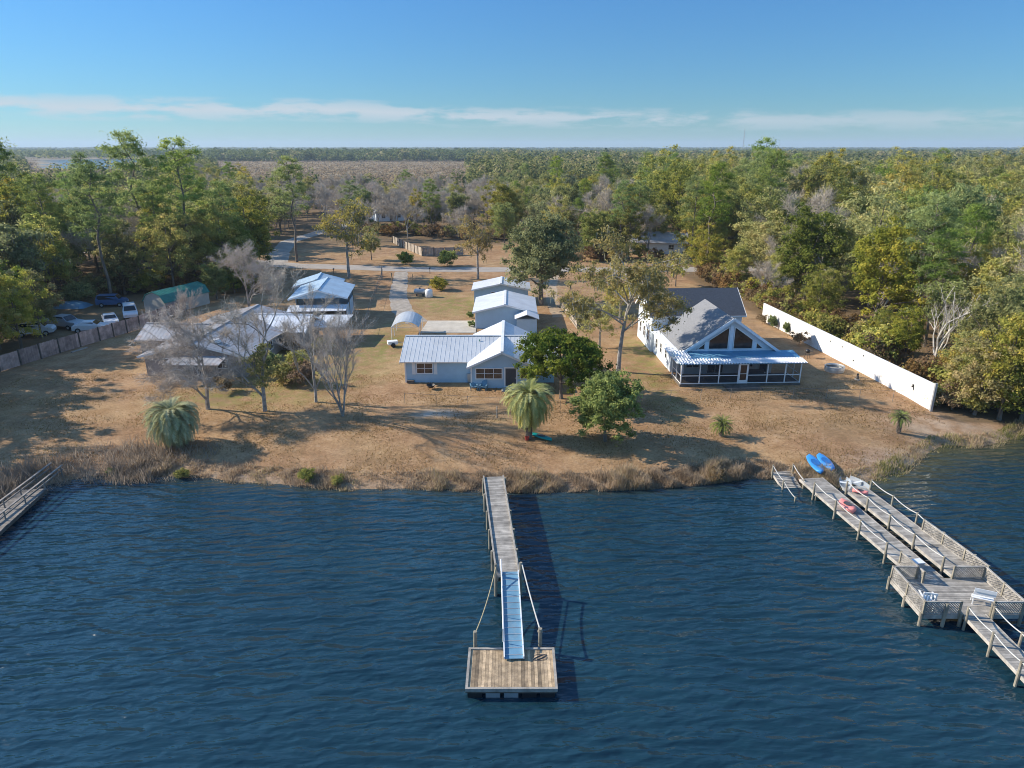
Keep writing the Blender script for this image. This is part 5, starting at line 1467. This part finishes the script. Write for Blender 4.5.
# the near right corner trees that lean over the water
for (px, py, k_, s) in ((968, 405, 'olive1', .5), (975, 412, 'yellow0', .66), (1000, 415, 'olive0', .72), (1022, 415, 'green0', .7), (1040, 420, 'olive2', .8), (955, 392, 'yellow1', .5), (1060, 418, 'yellow0', .8), (985, 395, 'olive2', .8), (1015, 392, 'mossy', .85)):
    p = G(px, py); forest_tree(k_, p[0], p[1], s, 'RS')
broadleaf('bright', 11, 3.6, 'leaf_bright', k=50, per=130, leaf=.17, cr=(.6, 1.1), shell=.35, lump=.4)
p = G(1012, 380); plant_tree('bright', 'autumn_tree', p[0], p[1], .95, label='bright yellow leaved tree in the wood at the right frame edge', cat='tree')
p = G(688, 292); plant_tree('bright', 'autumn_tree', p[0]-1, p[1]+5, .55, label='small bright yellow tree just behind the dark roof of the gabled house', cat='tree')
# dead pale trunks at the right edge
bare('dead', 11, .55, 3, 'twig', 'bark_white', .16, 300) if False else None
M['bark_white'] = plain('bleached_bark', (0.55, 0.51, 0.45), 0.9, var=0.2, vs=2)
bare('dead', 11, .6, 3, 'twig', 'bark_white', .17, 500, tl=.5)
for i, (px, py, s) in enumerate(((925, 384, .95), (990, 384, .85), (942, 330, .9), (876, 330, .8))):
    p = G(px, py); plant_tree('dead', 'dead_tree', p[0]+.5, p[1], s, label=['bleached leafless tree just behind the lakeward end of the white wall', 'bleached leafless tree leaning above the water at the right edge', 'bleached trunk standing high in the right wood', 'bleached trunk in the wood above the middle of the white wall'][i], cat='tree')

# tall pines that stand above the left wood
for i, (px, py, top_, s) in enumerate(((150, 285, 133, 1), (196, 285, 139, 1), (22, 280, 139, .9), (297, 262, 157, .8), (112, 300, 165, .8), (60, 290, 175, .75), (232, 280, 182, .75))):
    p = G(px, py); hz = H(px, top_, p[1])[2]-.9
    plant_tree(f'pine{i%2}', 'pine_tree', p[0], p[1], hz/22*1.05, sz=hz/22.3,
               label=['tallest pine rising above the horizon left of centre', 'second tall pine just right of the tallest one', 'tall dark pine at the far left edge', 'slim pine right of the dark wood by the side road', 'medium pine left of the tallest pine', 'lower pine above the left yard', 'lower pine right of the two tallest ones'][i], cat='pine')
# leaning pine trunk at centre right
p = G(704, 275); hz = H(712, 165, p[1])[2]-.9
plant_tree('pine0', 'pine_tree', p[0], p[1], hz/22, rz=.3, lean=(0.0, R(3.5)), label='slender pine with a long bare leaning trunk beyond the gabled house roof', cat='pine')
for i, px in enumerate((640, 665, 600, 768)):
    yy = 260+i*12; hh0 = 18.5
    plant_tree(f'pine{i%2}', 'pine_tree', (px-512)/FOC*yy, yy, .95, label=['full green pine above the wood at centre right', 'second green pine just right of the fullest one', 'green pine at centre above grey trees', 'green pine crown right of the leaning trunk'][i], cat='pine')
p = H(938, 170, 118); plant_tree('green0', 'evergreen_tree', p[0], 118, 1.28, label='tall bright green crowned tree standing above the right wood', cat='tree')

# ------------------------------------------------------------------ trees that stand alone
def at(px, py): p = GG(px, py); return p
# big live oak behind the garages
broadleaf('live_oak', 14.5, 5.9, 'leaf_greygreen', k=260, per=150, leaf=.16, cr=(.55, 1.25), shell=.5, zf=.55, hf=.46, lump=.28, limbs=22, trunk_r=.38, moss=200)
p = G(541, 305); plant_tree('live_oak', 'live_oak', p[0], p[1], 1, label='big round live oak standing right behind the blue garages', cat='tree')
# dark glossy tree and paler round tree
broadleaf('citrus', 7.6, 4.7, 'leaf_citrus', k=280, per=120, leaf=.12, cr=(.25, .65), shell=.5, zf=.58, hf=.42, lump=.3, trunk_r=.16, limbs=16)
p = at(561, 404); plant_tree('citrus', 'citrus_tree', p[0]+.1, p[1]+1.5, 1.0, label='dense glossy dark green tree in front of the cottage right end', cat='tree')
broadleaf('roundtree', 7.0, 3.1, 'leaf_greygreen', k=260, per=120, leaf=.10, cr=(.25, .6), shell=.5, zf=.51, hf=.5, lump=.16, trunk_r=.13, limbs=16)
p = at(605, 441); plant_tree('roundtree', 'round_tree', p[0], p[1], 1.0, label='round grey green tree near the shore right of the trunked palm', cat='tree')
# the mossy tree beside the gabled house: leaning forked trunk, open crown
broadleaf('lakeoak', 12.5, 5.4, 'leaf_yellow', k=75, per=75, leaf=.15, cr=(.6, 1.3), shell=.25, zf=.66, hf=.34, lump=.5, limbs=34, trunk_r=.26, moss=1100, bark='bark_pale', fork=.3) if False else None
def open_tree(key, h, R_, mat, k, per, leaf, moss, lean, bark='bark_pale', trunk_r=.26):
    mb = MB(); pts = [(lean[0]*f*f*h, lean[1]*f*f*h, h*.62*f-.1) for f in (0, .25, .5, .75, 1)]
    mb.tube(pts, [trunk_r*1.3, trunk_r, trunk_r*.85, trunk_r*.7, trunk_r*.5], 9); C = []
    for i in range(11):
        a = i*2.4; f = random.uniform(.5, 1); b0 = Vector(pts[2]).lerp(Vector(pts[4]), (f-.5)*2)
        L = random.uniform(.55, 1.0)*R_; e = b0+Vector((math.cos(a)*L, math.sin(a)*L, random.uniform(.1, .38)*h))
        md = b0.lerp(e, .5)+Vector((random.uniform(-.5, .5), random.uniform(-.5, .5), random.uniform(-.1, .6)))
        mb.tube([b0, md, e], [trunk_r*.42, trunk_r*.28, .03], 6, False)
        for j in range(k//11):
            f2 = random.uniform(.35, 1.1); q = md.lerp(e, f2)+Vector((random.gauss(0, 1), random.gauss(0, 1), random.gauss(0, .8)))*.9
            mb.tube([md.lerp(e, min(1, f2)), q], [.035, .012], 4, False); C.append(tuple(q))
    o = mb.build('trunk_tmp', M[bark]); tm = o.data; bpy.data.objects.remove(o)
    C = np.array(C); P, Nn, idx = clump_leaves(C, rng.uniform(.5, 1.1, len(C)), per)
    tint = np.clip(rng.random(len(C))[idx]*.6+rng.random(len(P))*.4, 0, 1)
    crown = leaves(key, P, Nn, leaf*rng.uniform(.6, 1.3, len(P)), tint, M[mat]); ms = None
    if moss:
        base = P[rng.choice(len(P), moss)]; n = moss; L = rng.uniform(.25, 1.0, n); wd = rng.uniform(.03, .08, n); an = rng.random(n)*6.28
        dx = np.stack([np.cos(an)*wd, np.sin(an)*wd, 0*wd], 1); dn = np.stack([rng.normal(size=n)*.05, rng.normal(size=n)*.05, -L], 1)
        V = np.stack([base-dx, base+dx, base+dn+dx*.3, base+dn-dx*.3], 1).reshape(-1, 3)
        ms = np_mesh(key+'_moss', V, np.arange(n*4).reshape(n, 4), rng.random(n), M['moss'])
    PROTO[key] = (tm, crown, ms)
open_tree('lake_tree', 14.0, 6.3, 'leaf_olive2', 220, 95, .12, 700, (.07, 0.0), trunk_r=.22)
p = G(618, 372); plant_tree('lake_tree', 'mossy_tree', p[0], p[1], 1, rz=0, label='leaning moss hung tree with a pale forked trunk left of the gabled house', cat='tree')
open_tree('moss_tree', 12, 2.9, 'leaf_olive2', 132, 50, .12, 500, (.01, 0), trunk_r=.22)
p = G(349, 278); plant_tree('moss_tree', 'mossy_tree', p[0], p[1], 1.2, rz=1, label='tall thin mossy tree with a straight bare trunk beside the road left of the drive', cat='tree')
p = G(478, 279); plant_tree('moss_tree', 'mossy_tree', p[0], p[1], .95, rz=2.4, label='open brownish mossy tree on the verge above the garages', cat='tree')
open_tree('thin_yellow', 9, 3.4, 'leaf_yellow', 90, 60, .14, 0, (.0, 0), trunk_r=.18)
p = G(600, 312); plant_tree('thin_yellow', 'autumn_tree', p[0]+2, p[1]-6, .8, rz=.4, label='small yellowing tree between the low fence and the mossy tree', cat='tree')
p = G(590, 335); plant_tree('thin_yellow', 'autumn_tree', p[0]+.5, p[1]-6, .7, rz=2, label='sparse yellow green sapling behind the glossy dark tree', cat='tree')
p = G(640, 262); plant_tree('olive1', 'oak_tree', p[0]-2, p[1]+4, .9, label='olive tree beyond the road just above the mossy tree', cat='tree')
p = G(305, 268); plant_tree('green1', 'evergreen_tree', p[0]-9, p[1]-4, .95, label='dark evergreen at the road bend above the left carport', cat='tree')
p = G(262, 280); plant_tree('green0', 'evergreen_tree', p[0]-3, p[1]-3, .85, label='dark evergreen left of the road bend, behind the big bare tree', cat='tree')
p = G(368, 263); plant_tree('olive0', 'oak_tree', p[0], p[1]+4, .52, label='rounded olive green tree beyond the road right of the straight mossy trunk', cat='tree')
p = G(212, 302); plant_tree('green1', 'evergreen_tree', p[0], p[1]+2, .48, label='small dark conical tree at the right end of the green roofed shed', cat='tree')
p = G(222, 298); plant_tree('green0', 'evergreen_tree', p[0]+.5, p[1]+4, .55, label='small bright green tree behind the green roofed shed', cat='tree')
# bare trees on the lawn
bare('big_bare', 9.6, .95, 6, 'twig_pink', 'bark_pale', .20, 20000, tl=.34, tw=.007, up=.12)
p = at(208, 409); plant_tree('big_bare', 'leafless_tree', p[0], p[1], 1.15, sz=1.02, rz=.5, label='wide spreading leafless tree in front of the metal roofed house', cat='tree')
bare('tall_bare', 13.6, .7, 5, 'twig', 'bark_pale', .22, 9000, tl=.36, tw=.007, up=.3)
t_ = at(265, 411); r = plant_tree('tall_bare', 'leafless_tree', t_[0], t_[1], 1, rz=1.1, label='tall leafless tree with green ivy around its middle trunk', cat='tree')
cc = np.array([(random.gauss(0, .55), random.gauss(0, .55), random.uniform(2.6, 6.4)) for i in range(26)])
P, Nn, idx = clump_leaves(cc, rng.uniform(.3, .7, 26), 120)
link('ivy', leaves('ivy', P, Nn, .10*rng.uniform(.7, 1.3, len(P)), rng.random(len(P)), M['leaf_olive']), r)
bare('slim_bare', 11.4, .5, 5, 'twig', 'bark_pale', .15, 7000, tl=.32, tw=.006, up=.4)
p = at(316, 402); plant_tree('slim_bare', 'leafless_tree', p[0], p[1], .95, rz=.2, label='slim straight leafless tree between the ivy tree and the multi-stemmed one', cat='tree')
bare('multi_bare', 10.6, .45, 4, 'twig_pink', 'bark_pale', .10, 10000, tl=.34, tw=.006, up=.5, stems=3)
p = at(343, 416); plant_tree('multi_bare', 'leafless_tree', p[0], p[1], 1.0, rz=.2, label='multi-stemmed leafless tree with pale pinkish twigs nearest the cottage', cat='tree')
p = G(250, 312); plant_tree('big_bare', 'leafless_tree', p[0], p[1], 1.1, rz=2.5, label='round grey leafless tree behind the metal roofed house', cat='tree')
p = G(180, 328); plant_tree('multi_bare', 'leafless_tree', p[0], p[1]+2, .5, rz=2.5, label='small pinkish leafless tree at the end of the plank fence', cat='tree')
# shrubs
def shrub(key, px, py, s, label, sz=None, name='shrub'):
    p = at(px, py); return plant_tree(key, name, p[0], p[1], s, label=label, cat='shrub', sz=sz)
broadleaf('bush', 2.6, 1.5, 'leaf_olive', k=40, per=130, leaf=.11, cr=(.3, .6), zf=.5, hf=.5, trunk_r=.05, limbs=8, lump=.15)
broadleaf('gbush', 2.6, 1.2, 'leaf_green', k=36, per=130, leaf=.11, cr=(.3, .5), zf=.52, hf=.5, trunk_r=.05, limbs=8, lump=.12)
shrub('bush', 440, 290, 1.0, 'yellow green rounded bush on the back lawn above the grey tank'); shrub('gbush', 447, 266, 1.5, 'bright green rounded shrub beyond the road right of the drive')
shrub('gbush', 405, 265, 1.25, 'small dark round shrub beyond the road opposite the drive'); shrub('gbush', 472, 327, .42, 'small green shrub by the garage corner, nearer the cottage'); shrub('gbush', 470, 318, .42, 'small dark shrub by the garage corner, farther from the cottage')
shrub('gbush', 772, 328, .5, 'narrow dark shrub against the white wall, farthest back', .8); shrub('gbush', 786, 334, .42, 'narrow grey green shrub against the white wall, second from the back', .72); shrub('shrub_brown', 799, 345, .62, 'brown leaved bush against the white wall behind the gabled house')
shrub('shrub_brown', 762, 324, .5, 'small brown bush behind the right end of the gabled house')
for i, (px, py, k_, s) in enumerate(((285, 382, 'bush', 1.0), (297, 366, 'bush', .8), (306, 385, 'shrub_brown', .9), (322, 352, 'bush', .8), (272, 370, 'gbush', .9), (290, 352, 'shrub_brown', .8), (226, 392, 'shrub_brown', .6))):
    shrub(k_, px, py, s, ['yellow green bush in the garden right of the ivy tree', 'small olive bush below the white carport roof', 'brown leaved bush between ivy tree and slim bare tree', 'olive bush in front of the tall gabled carport', 'dark green bush at the right side of the metal roofed house', 'brownish bush under the strip awning', 'low brown bush between the two bare trunks'][i])
for i, (px, py, k_, s) in enumerate(((306, 480, 'bush', .42), (338, 484, 'bush', .3), (182, 478, 'bush', .33), (715, 482, 'shrub_brown', .4), (112, 476, 'gbush', .3))):
    shrub(k_, px, py, s, ['yellow green bush on the bank left of the pier', 'tiny green bush on the bank right of a larger one', 'greenish bush on the bank below the trunkless palm', 'brown bush on the bank near the sunken walkway', 'dark bush on the shaded bank at left'][i])
# trees outside the left edge whose shade crosses the lawn
for i, (x, y_, k_, s) in enumerate(((-50, 57, 'olive0', .62), (-56, 63, 'green0', .7), (-49.5, 50, 'bare0', .8), (-57, 53, 'olive1', .75), (-62, 60, 'olive2', .9), (-63, 69, 'green1', .8), (-70, 64, 'olive0', .9), (-60, 76, 'yellow1', .8), (-62, 79.5, 'olive1', .75))):
    if x > -58 and i < 4 and -x/y_ < .8: x = -.84*y_-3
    forest_tree(k_, x, y_, s, 'LO')
for i, (px, py, k_, s) in enumerate(((22, 350, 'olive1', .68), (42, 338, 'olive0', .62), (10, 335, 'green0', .8), (-8, 350, 'olive2', .75))):
    p = G(px, py); forest_tree(k_, p[0], p[1], s, 'LO')

# ------------------------------------------------------------------ palms
def palm(name, p, label, th, n, L, tilt0, seed, wid=.30, mat='palm', leafl=34, trunk_r=.22, dead=.12):
    rs = np.random.default_rng(seed); random.seed(seed)
    r = empty(name, p, 0, label, 'palm')
    V = []; F = []; T = []; rach = MB()
    for i in range(n):
        az = i*2.39996+rs.normal()*.1; el0 = math.radians(tilt0+(88-tilt0)*(1-(i+.5)/n)**1.0)+rs.normal()*.08
        Lf = L*rs.uniform(.85, 1.1)*(0.8 if i < 6 else 1); pts = []; q = np.array([0, 0, th]); e = el0; ns = 12
        curl = rs.uniform(1.3, 2.0)*(.8 if name == 'sago_palm' else 1.1)
        for k_ in range(ns+1):
            pts.append(q.copy()); d_ = np.array([math.cos(az)*math.cos(e), math.sin(az)*math.cos(e), math.sin(e)]); q = q+d_*Lf/ns; e -= curl/ns*(1+.6*k_/ns)
            e = max(e, -1.5)
        pts = np.array(pts); 
        if name != 'sago_palm': pts[:, 2] = np.maximum(pts[:, 2], .04)
        rach.tube([tuple(x) for x in pts[::3]], [.03, .022, .016, .01, .005][:len(pts[::3])], 4, False)
        side = np.array([-math.sin(az), math.cos(az), 0])
        tn = rs.random()*.5+.35 if rs.random() > dead or i < n*.55 else rs.random()*.15
        if i > n*.8: tn *= .6
        for k_ in range(leafl):
            f = .10+.9*(k_+.5)/leafl*.98; idx = f*ns; a = int(idx); c = pts[a]+(pts[min(a+1, ns)]-pts[a])*(idx-a)
            tg = pts[min(a+1, ns)]-pts[a]; tg = tg/max(1e-6, np.linalg.norm(tg)); upv = np.cross(side, tg)
            ll = wid*(math.sin(math.pi*min(1, .12+f*.86))**.6)*rs.uniform(.8, 1.15)
            for s in (-1, 1):
                dv = side*s*.8+tg*.75+upv*(.35 if upv[2] > 0 else -.35)+rs.normal(size=3)*.10; dv /= np.linalg.norm(dv)
                tip = c+dv*ll+np.array([0, 0, -.10*ll]); wv = tg*.019*(1.3 if name != 'sago_palm' else .8)
                b = len(V); V += [c-wv, c+wv, tip+wv*.3, tip-wv*.3]; F.append((b, b+1, b+2, b+3)); T.append(min(1, max(0, tn+rs.normal()*.08)))
    cm = np_mesh(name+'_fronds', np.array(V), np.array(F), np.array(T), M[mat])
    link('fronds', cm, r); rach.build('frond_stems', M['wood_post'], r)
    t_ = MB(); zz = [-.15, th*.3, th*.6, th*.95, th+.12]; t_.tube([(0, 0, z) for z in zz], [trunk_r*1.15, trunk_r, trunk_r, trunk_r*1.25, trunk_r*.6], 10)
    for k_ in range(int(th/.12)):
        for a in range(7):
            an = a*.9+k_*.45; z = k_*.12+.1; c = Vector((math.cos(an)*trunk_r, math.sin(an)*trunk_r, z)); t_.beam(c, c+Vector((math.cos(an)*.07, math.sin(an)*.07, .12)), .10, .04)
    t_.build('trunk', M['bark'], r)
    return r
p = GG(177, 446); palm('palm_tree', p, 'bushy blue green palm with fronds reaching the ground on the left bank', 2.5, 210, 2.75, -45, 3, wid=.40, leafl=44, trunk_r=.34)
p = GG(529, 438); palm('palm_tree', p, 'blue green palm on a thick trunk with drooping yellowed fronds', 3.5, 190, 2.75, -50, 5, wid=.40, leafl=40, trunk_r=.22, dead=.3)
p = GG(721, 436); palm('sago_palm', p, 'small sago palm on the lawn between the round tree and the right dock', .95, 60, 1.25, -5, 8, wid=.2, mat='sago', leafl=26, trunk_r=.14)
p = GG(898, 433); palm('sago_palm', p, 'small sago palm with a bare stem near the end of the white wall', 1.35, 50, 1.1, 0, 9, wid=.18, mat='sago', leafl=26, trunk_r=.13)
random.seed(21)

# ------------------------------------------------------------------ reeds and brush on the shore
def blades(name, n, xf, dens, hmin, hmax, mat, tlo, thi, dy0, dy1, wd=.018, lean=.35, kind_label=None):
    x = rng.uniform(xf[0], xf[1], n*3); ysx = np.interp(x, SX, SY)
    dd = rng.uniform(dy0, dy1, n*3); ph = np.sin(x*1.37+np.sin(x*.31)*2)*.5+np.sin(x*.43+2)*.6+np.sin(x*4.7+np.sin(x*1.1)*3)*.5+np.sin(dd*5+x*2.3)*.5+rng.normal(size=n*3)*.8
    keep = (ph > dens) & ((x > -6) | (x < -26) | (rng.random(n*3) < .5)); x = x[keep][:n]; yv = (ysx+dd)[keep][:n]; k = len(x)
    z = np.maximum(hgt(x, yv), -.15); an = rng.random(k)*6.28; hh_ = rng.uniform(hmin, hmax, k)
    cl = np.clip(.6+.3*np.sin(x*2.9+np.sin(yv*2.3)*2)+.25*np.sin(x*.83+1), .2, 1.1); hh_ = hh_*cl
    hh_ = hh_*np.where((x < -6) & (x > -26), .68, 1.0); base = np.stack([x, yv, z-.03], 1); dv = np.stack([np.cos(an)*hh_*lean*rng.random(k), np.sin(an)*hh_*lean*rng.random(k), hh_], 1)
    wv = np.stack([-np.sin(an)*wd, np.cos(an)*wd, 0*an], 1)
    mid = base+dv*.55; tip = base+dv+np.stack([np.cos(an)*.12, np.sin(an)*.12, -.04+0*an], 1)*hh_[:, None]
    V = np.stack([base-wv, base+wv, mid+wv*.8, mid-wv*.8, tip+wv*.3, tip-wv*.3], 1).reshape(-1, 3)
    b = np.arange(k)*6; F = np.concatenate([np.stack([b, b+1, b+2, b+3], 1), np.stack([b+3, b+2, b+4, b+5], 1)])
    tt = np.clip(tlo+(thi-tlo)*rng.random(k)+.12*np.sin(x*.9), 0, 1)
    o = link(name, np_mesh(name, V, F, np.tile(tt, 2), M[mat])); return tag(o, kind_label, 'grass', None, 'stuff')
blades('shore_reeds', 46000, (-30, 24.5), -.5, .25, .8, 'reed', .1, .8, -.5, 1.9, lean=.7, kind_label='dry tan reeds and grasses along the bank')
blades('shore_brush', 12000, (-52, -24), -1.5, .5, 1.5, 'reed', 0, .45, -1.5, 4.0, lean=.9, kind_label='dark bare brush on the shaded bank at left')
blades('green_reeds', 9000, (23, 52), -.8, .2, .6, 'reed', .6, 1.0, -.8, 1.4, kind_label='greenish yellow grass at the water edge by the right dock')
blades('tall_reeds', 12000, (6, 19.5), -.1, .5, 1.25, 'reed', .25, .75, -.5, 1.2, kind_label='taller pale reeds between the centre pier and the right dock')
# tufts and litter all over the lawn
def tufts(name, n, x0, x1, y0, y1, h, mat, tl, th_, label, wd=.03):
    x = rng.uniform(x0, x1, n); yv = rng.uniform(y0, y1, n); k_ = (yv > np.interp(x, SX, SY)+.5) & (np.sin(x*.7+yv*.3)+np.sin(yv*.9-x*.2)+rng.normal(size=n)*.8 > .1) & (x < wallX(yv)-.3)
    x = x[k_]; yv = yv[k_]; k = len(x); z = hgt(x, yv); an = rng.random(k)*6.28; hh_ = rng.uniform(.4, 1, k)*h
    base = np.stack([x, yv, z-.01], 1); wv = np.stack([np.cos(an), np.sin(an), 0*an], 1)*wd
    dv = np.stack([rng.normal(size=k)*.5*hh_, rng.normal(size=k)*.5*hh_, hh_], 1)
    V = np.stack([base-wv, base+wv, base+dv+wv*.4, base+dv-wv*.4], 1).reshape(-1, 3)
    o = link(name, np_mesh(name, V, np.arange(4*k).reshape(k, 4), np.clip(tl+(th_-tl)*rng.random(k), 0, 1), M[mat])); tag(o, label, 'grass', None, 'stuff')
tufts('lawn_grass', 90000, -52, 40, 44, 70, .13, 'brown_leaf', 0, 1, 'dry brown grass tufts and fallen leaves over the lawn')

# ------------------------------------------------------------------ the far woods and marsh
def far_mass(name, label, mat, y0, y1, step, xr, spc, htf, per, tl, th_, skip=None):
    CC = []; RR = []; TT = []
    y = y0
    while y < y1:
        s = y*spc; x = xr[0]*y
        while x < xr[1]*y:
            xx = x+random.uniform(-.5, .5)*s; yy = y+random.uniform(-.5, .5)*y*step
            if not (skip and skip(xx, yy)):
                h = htf(xx, yy)*random.uniform(.75, 1.25); CC.append((xx, yy, h)); RR.append(s*.75); TT.append(random.random())
            x += s
        y *= 1+step
    CC = np.array(CC); RR = np.array(RR); TT = np.array(TT); k = len(CC); idx = np.repeat(np.arange(k), per); n = len(idx)
    d = unit(rng.normal(size=(n, 3))); d[:, 2] = np.abs(d[:, 2])
    h = CC[idx, 2]; cz = h*.5; rv = h*.5
    P = np.stack([CC[idx, 0]+d[:, 0]*RR[idx], CC[idx, 1]+d[:, 1]*RR[idx], .9+cz+d[:, 2]*rv-rng.random(n)*h*.35], 1)
    Nn = d+rng.normal(size=(n, 3))*.5+np.array([0, 0, .3])
    sz = RR[idx]*.23*rng.uniform(.6, 1.3, n); sz = np.minimum(sz, h*.5)
    tint = np.clip(tl+(th_-tl)*(TT[idx]*.7+rng.random(n)*.3), 0, 1)
    o = link(name, leaves(name, P, Nn, sz, tint, M[mat], aspect=.7)); tag(o, label, 'woods', None, 'stuff')
def marsh_at(x, y):
    f = x/y
    if 330 < y < 1230 and -.42 < f < -.03+.03*math.sin(y*.013): return True
    if 700 < y < 2000 and f < -.42 and math.sin(y*.009+x*.004) > .35: return True
    for (y0, y1, a, b) in RIV:
        if y0-450 < y < y1+30 and a-.03 < f < b+.03: return True
    return False
far_mass('distant_woods', 'mixed woodland stretching to the horizon beyond the near trees', 'far_leaf', 325, 1400, .032, (-.9, .9), .013, lambda x, y: 14+3*math.sin(x*.03+y*.02), 120, .1, 1, marsh_at)
far_mass('horizon_woods', 'blue green treeline along the far horizon', 'far_leaf', 1400, 9000, .045, (-.9, .9), .0125, lambda x, y: 15+(4 if y > 4000 else 0), 50, .0, .7, marsh_at)
far_mass('marsh_scrub', 'brown marsh scrub in the flat open land beyond the trees', 'scrub', 330, 2300, .028, (-.8, .02), .009, lambda x, y: 1.6+5.5*max(0, 1-(y-330)/260), 22, 0, 1, lambda x, y: not marsh_at(x, y) or any(y0-20 < y < y1+20 and a-.01 < x/y < b+.01 for (y0, y1, a, b) in RIV))
# tall treeline left of centre behind the marsh
far_mass('marsh_treeline', 'dark treeline on the far side of the brown marsh', 'far_leaf', 1230, 2000, .05, (-.42, .02), .009, lambda x, y: 19, 44, 0, .5)

# ------------------------------------------------------------------ haze
hm, t, o = newmat('haze')
pv = N(t, 'ShaderNodeVolumePrincipled'); pv.inputs['Color'].default_value = (0.66, 0.82, 1.0, 1); pv.inputs['Density'].default_value = 0.00012; pv.inputs['Anisotropy'].default_value = 0.1
t.links.new(pv.outputs[0], o.inputs['Volume'])
q = MB(); q.box(-9500, 9500, -300, 12000, -3.0, 110)
hz_ = q.build('haze', hm); tag(hz_, kind='stuff')
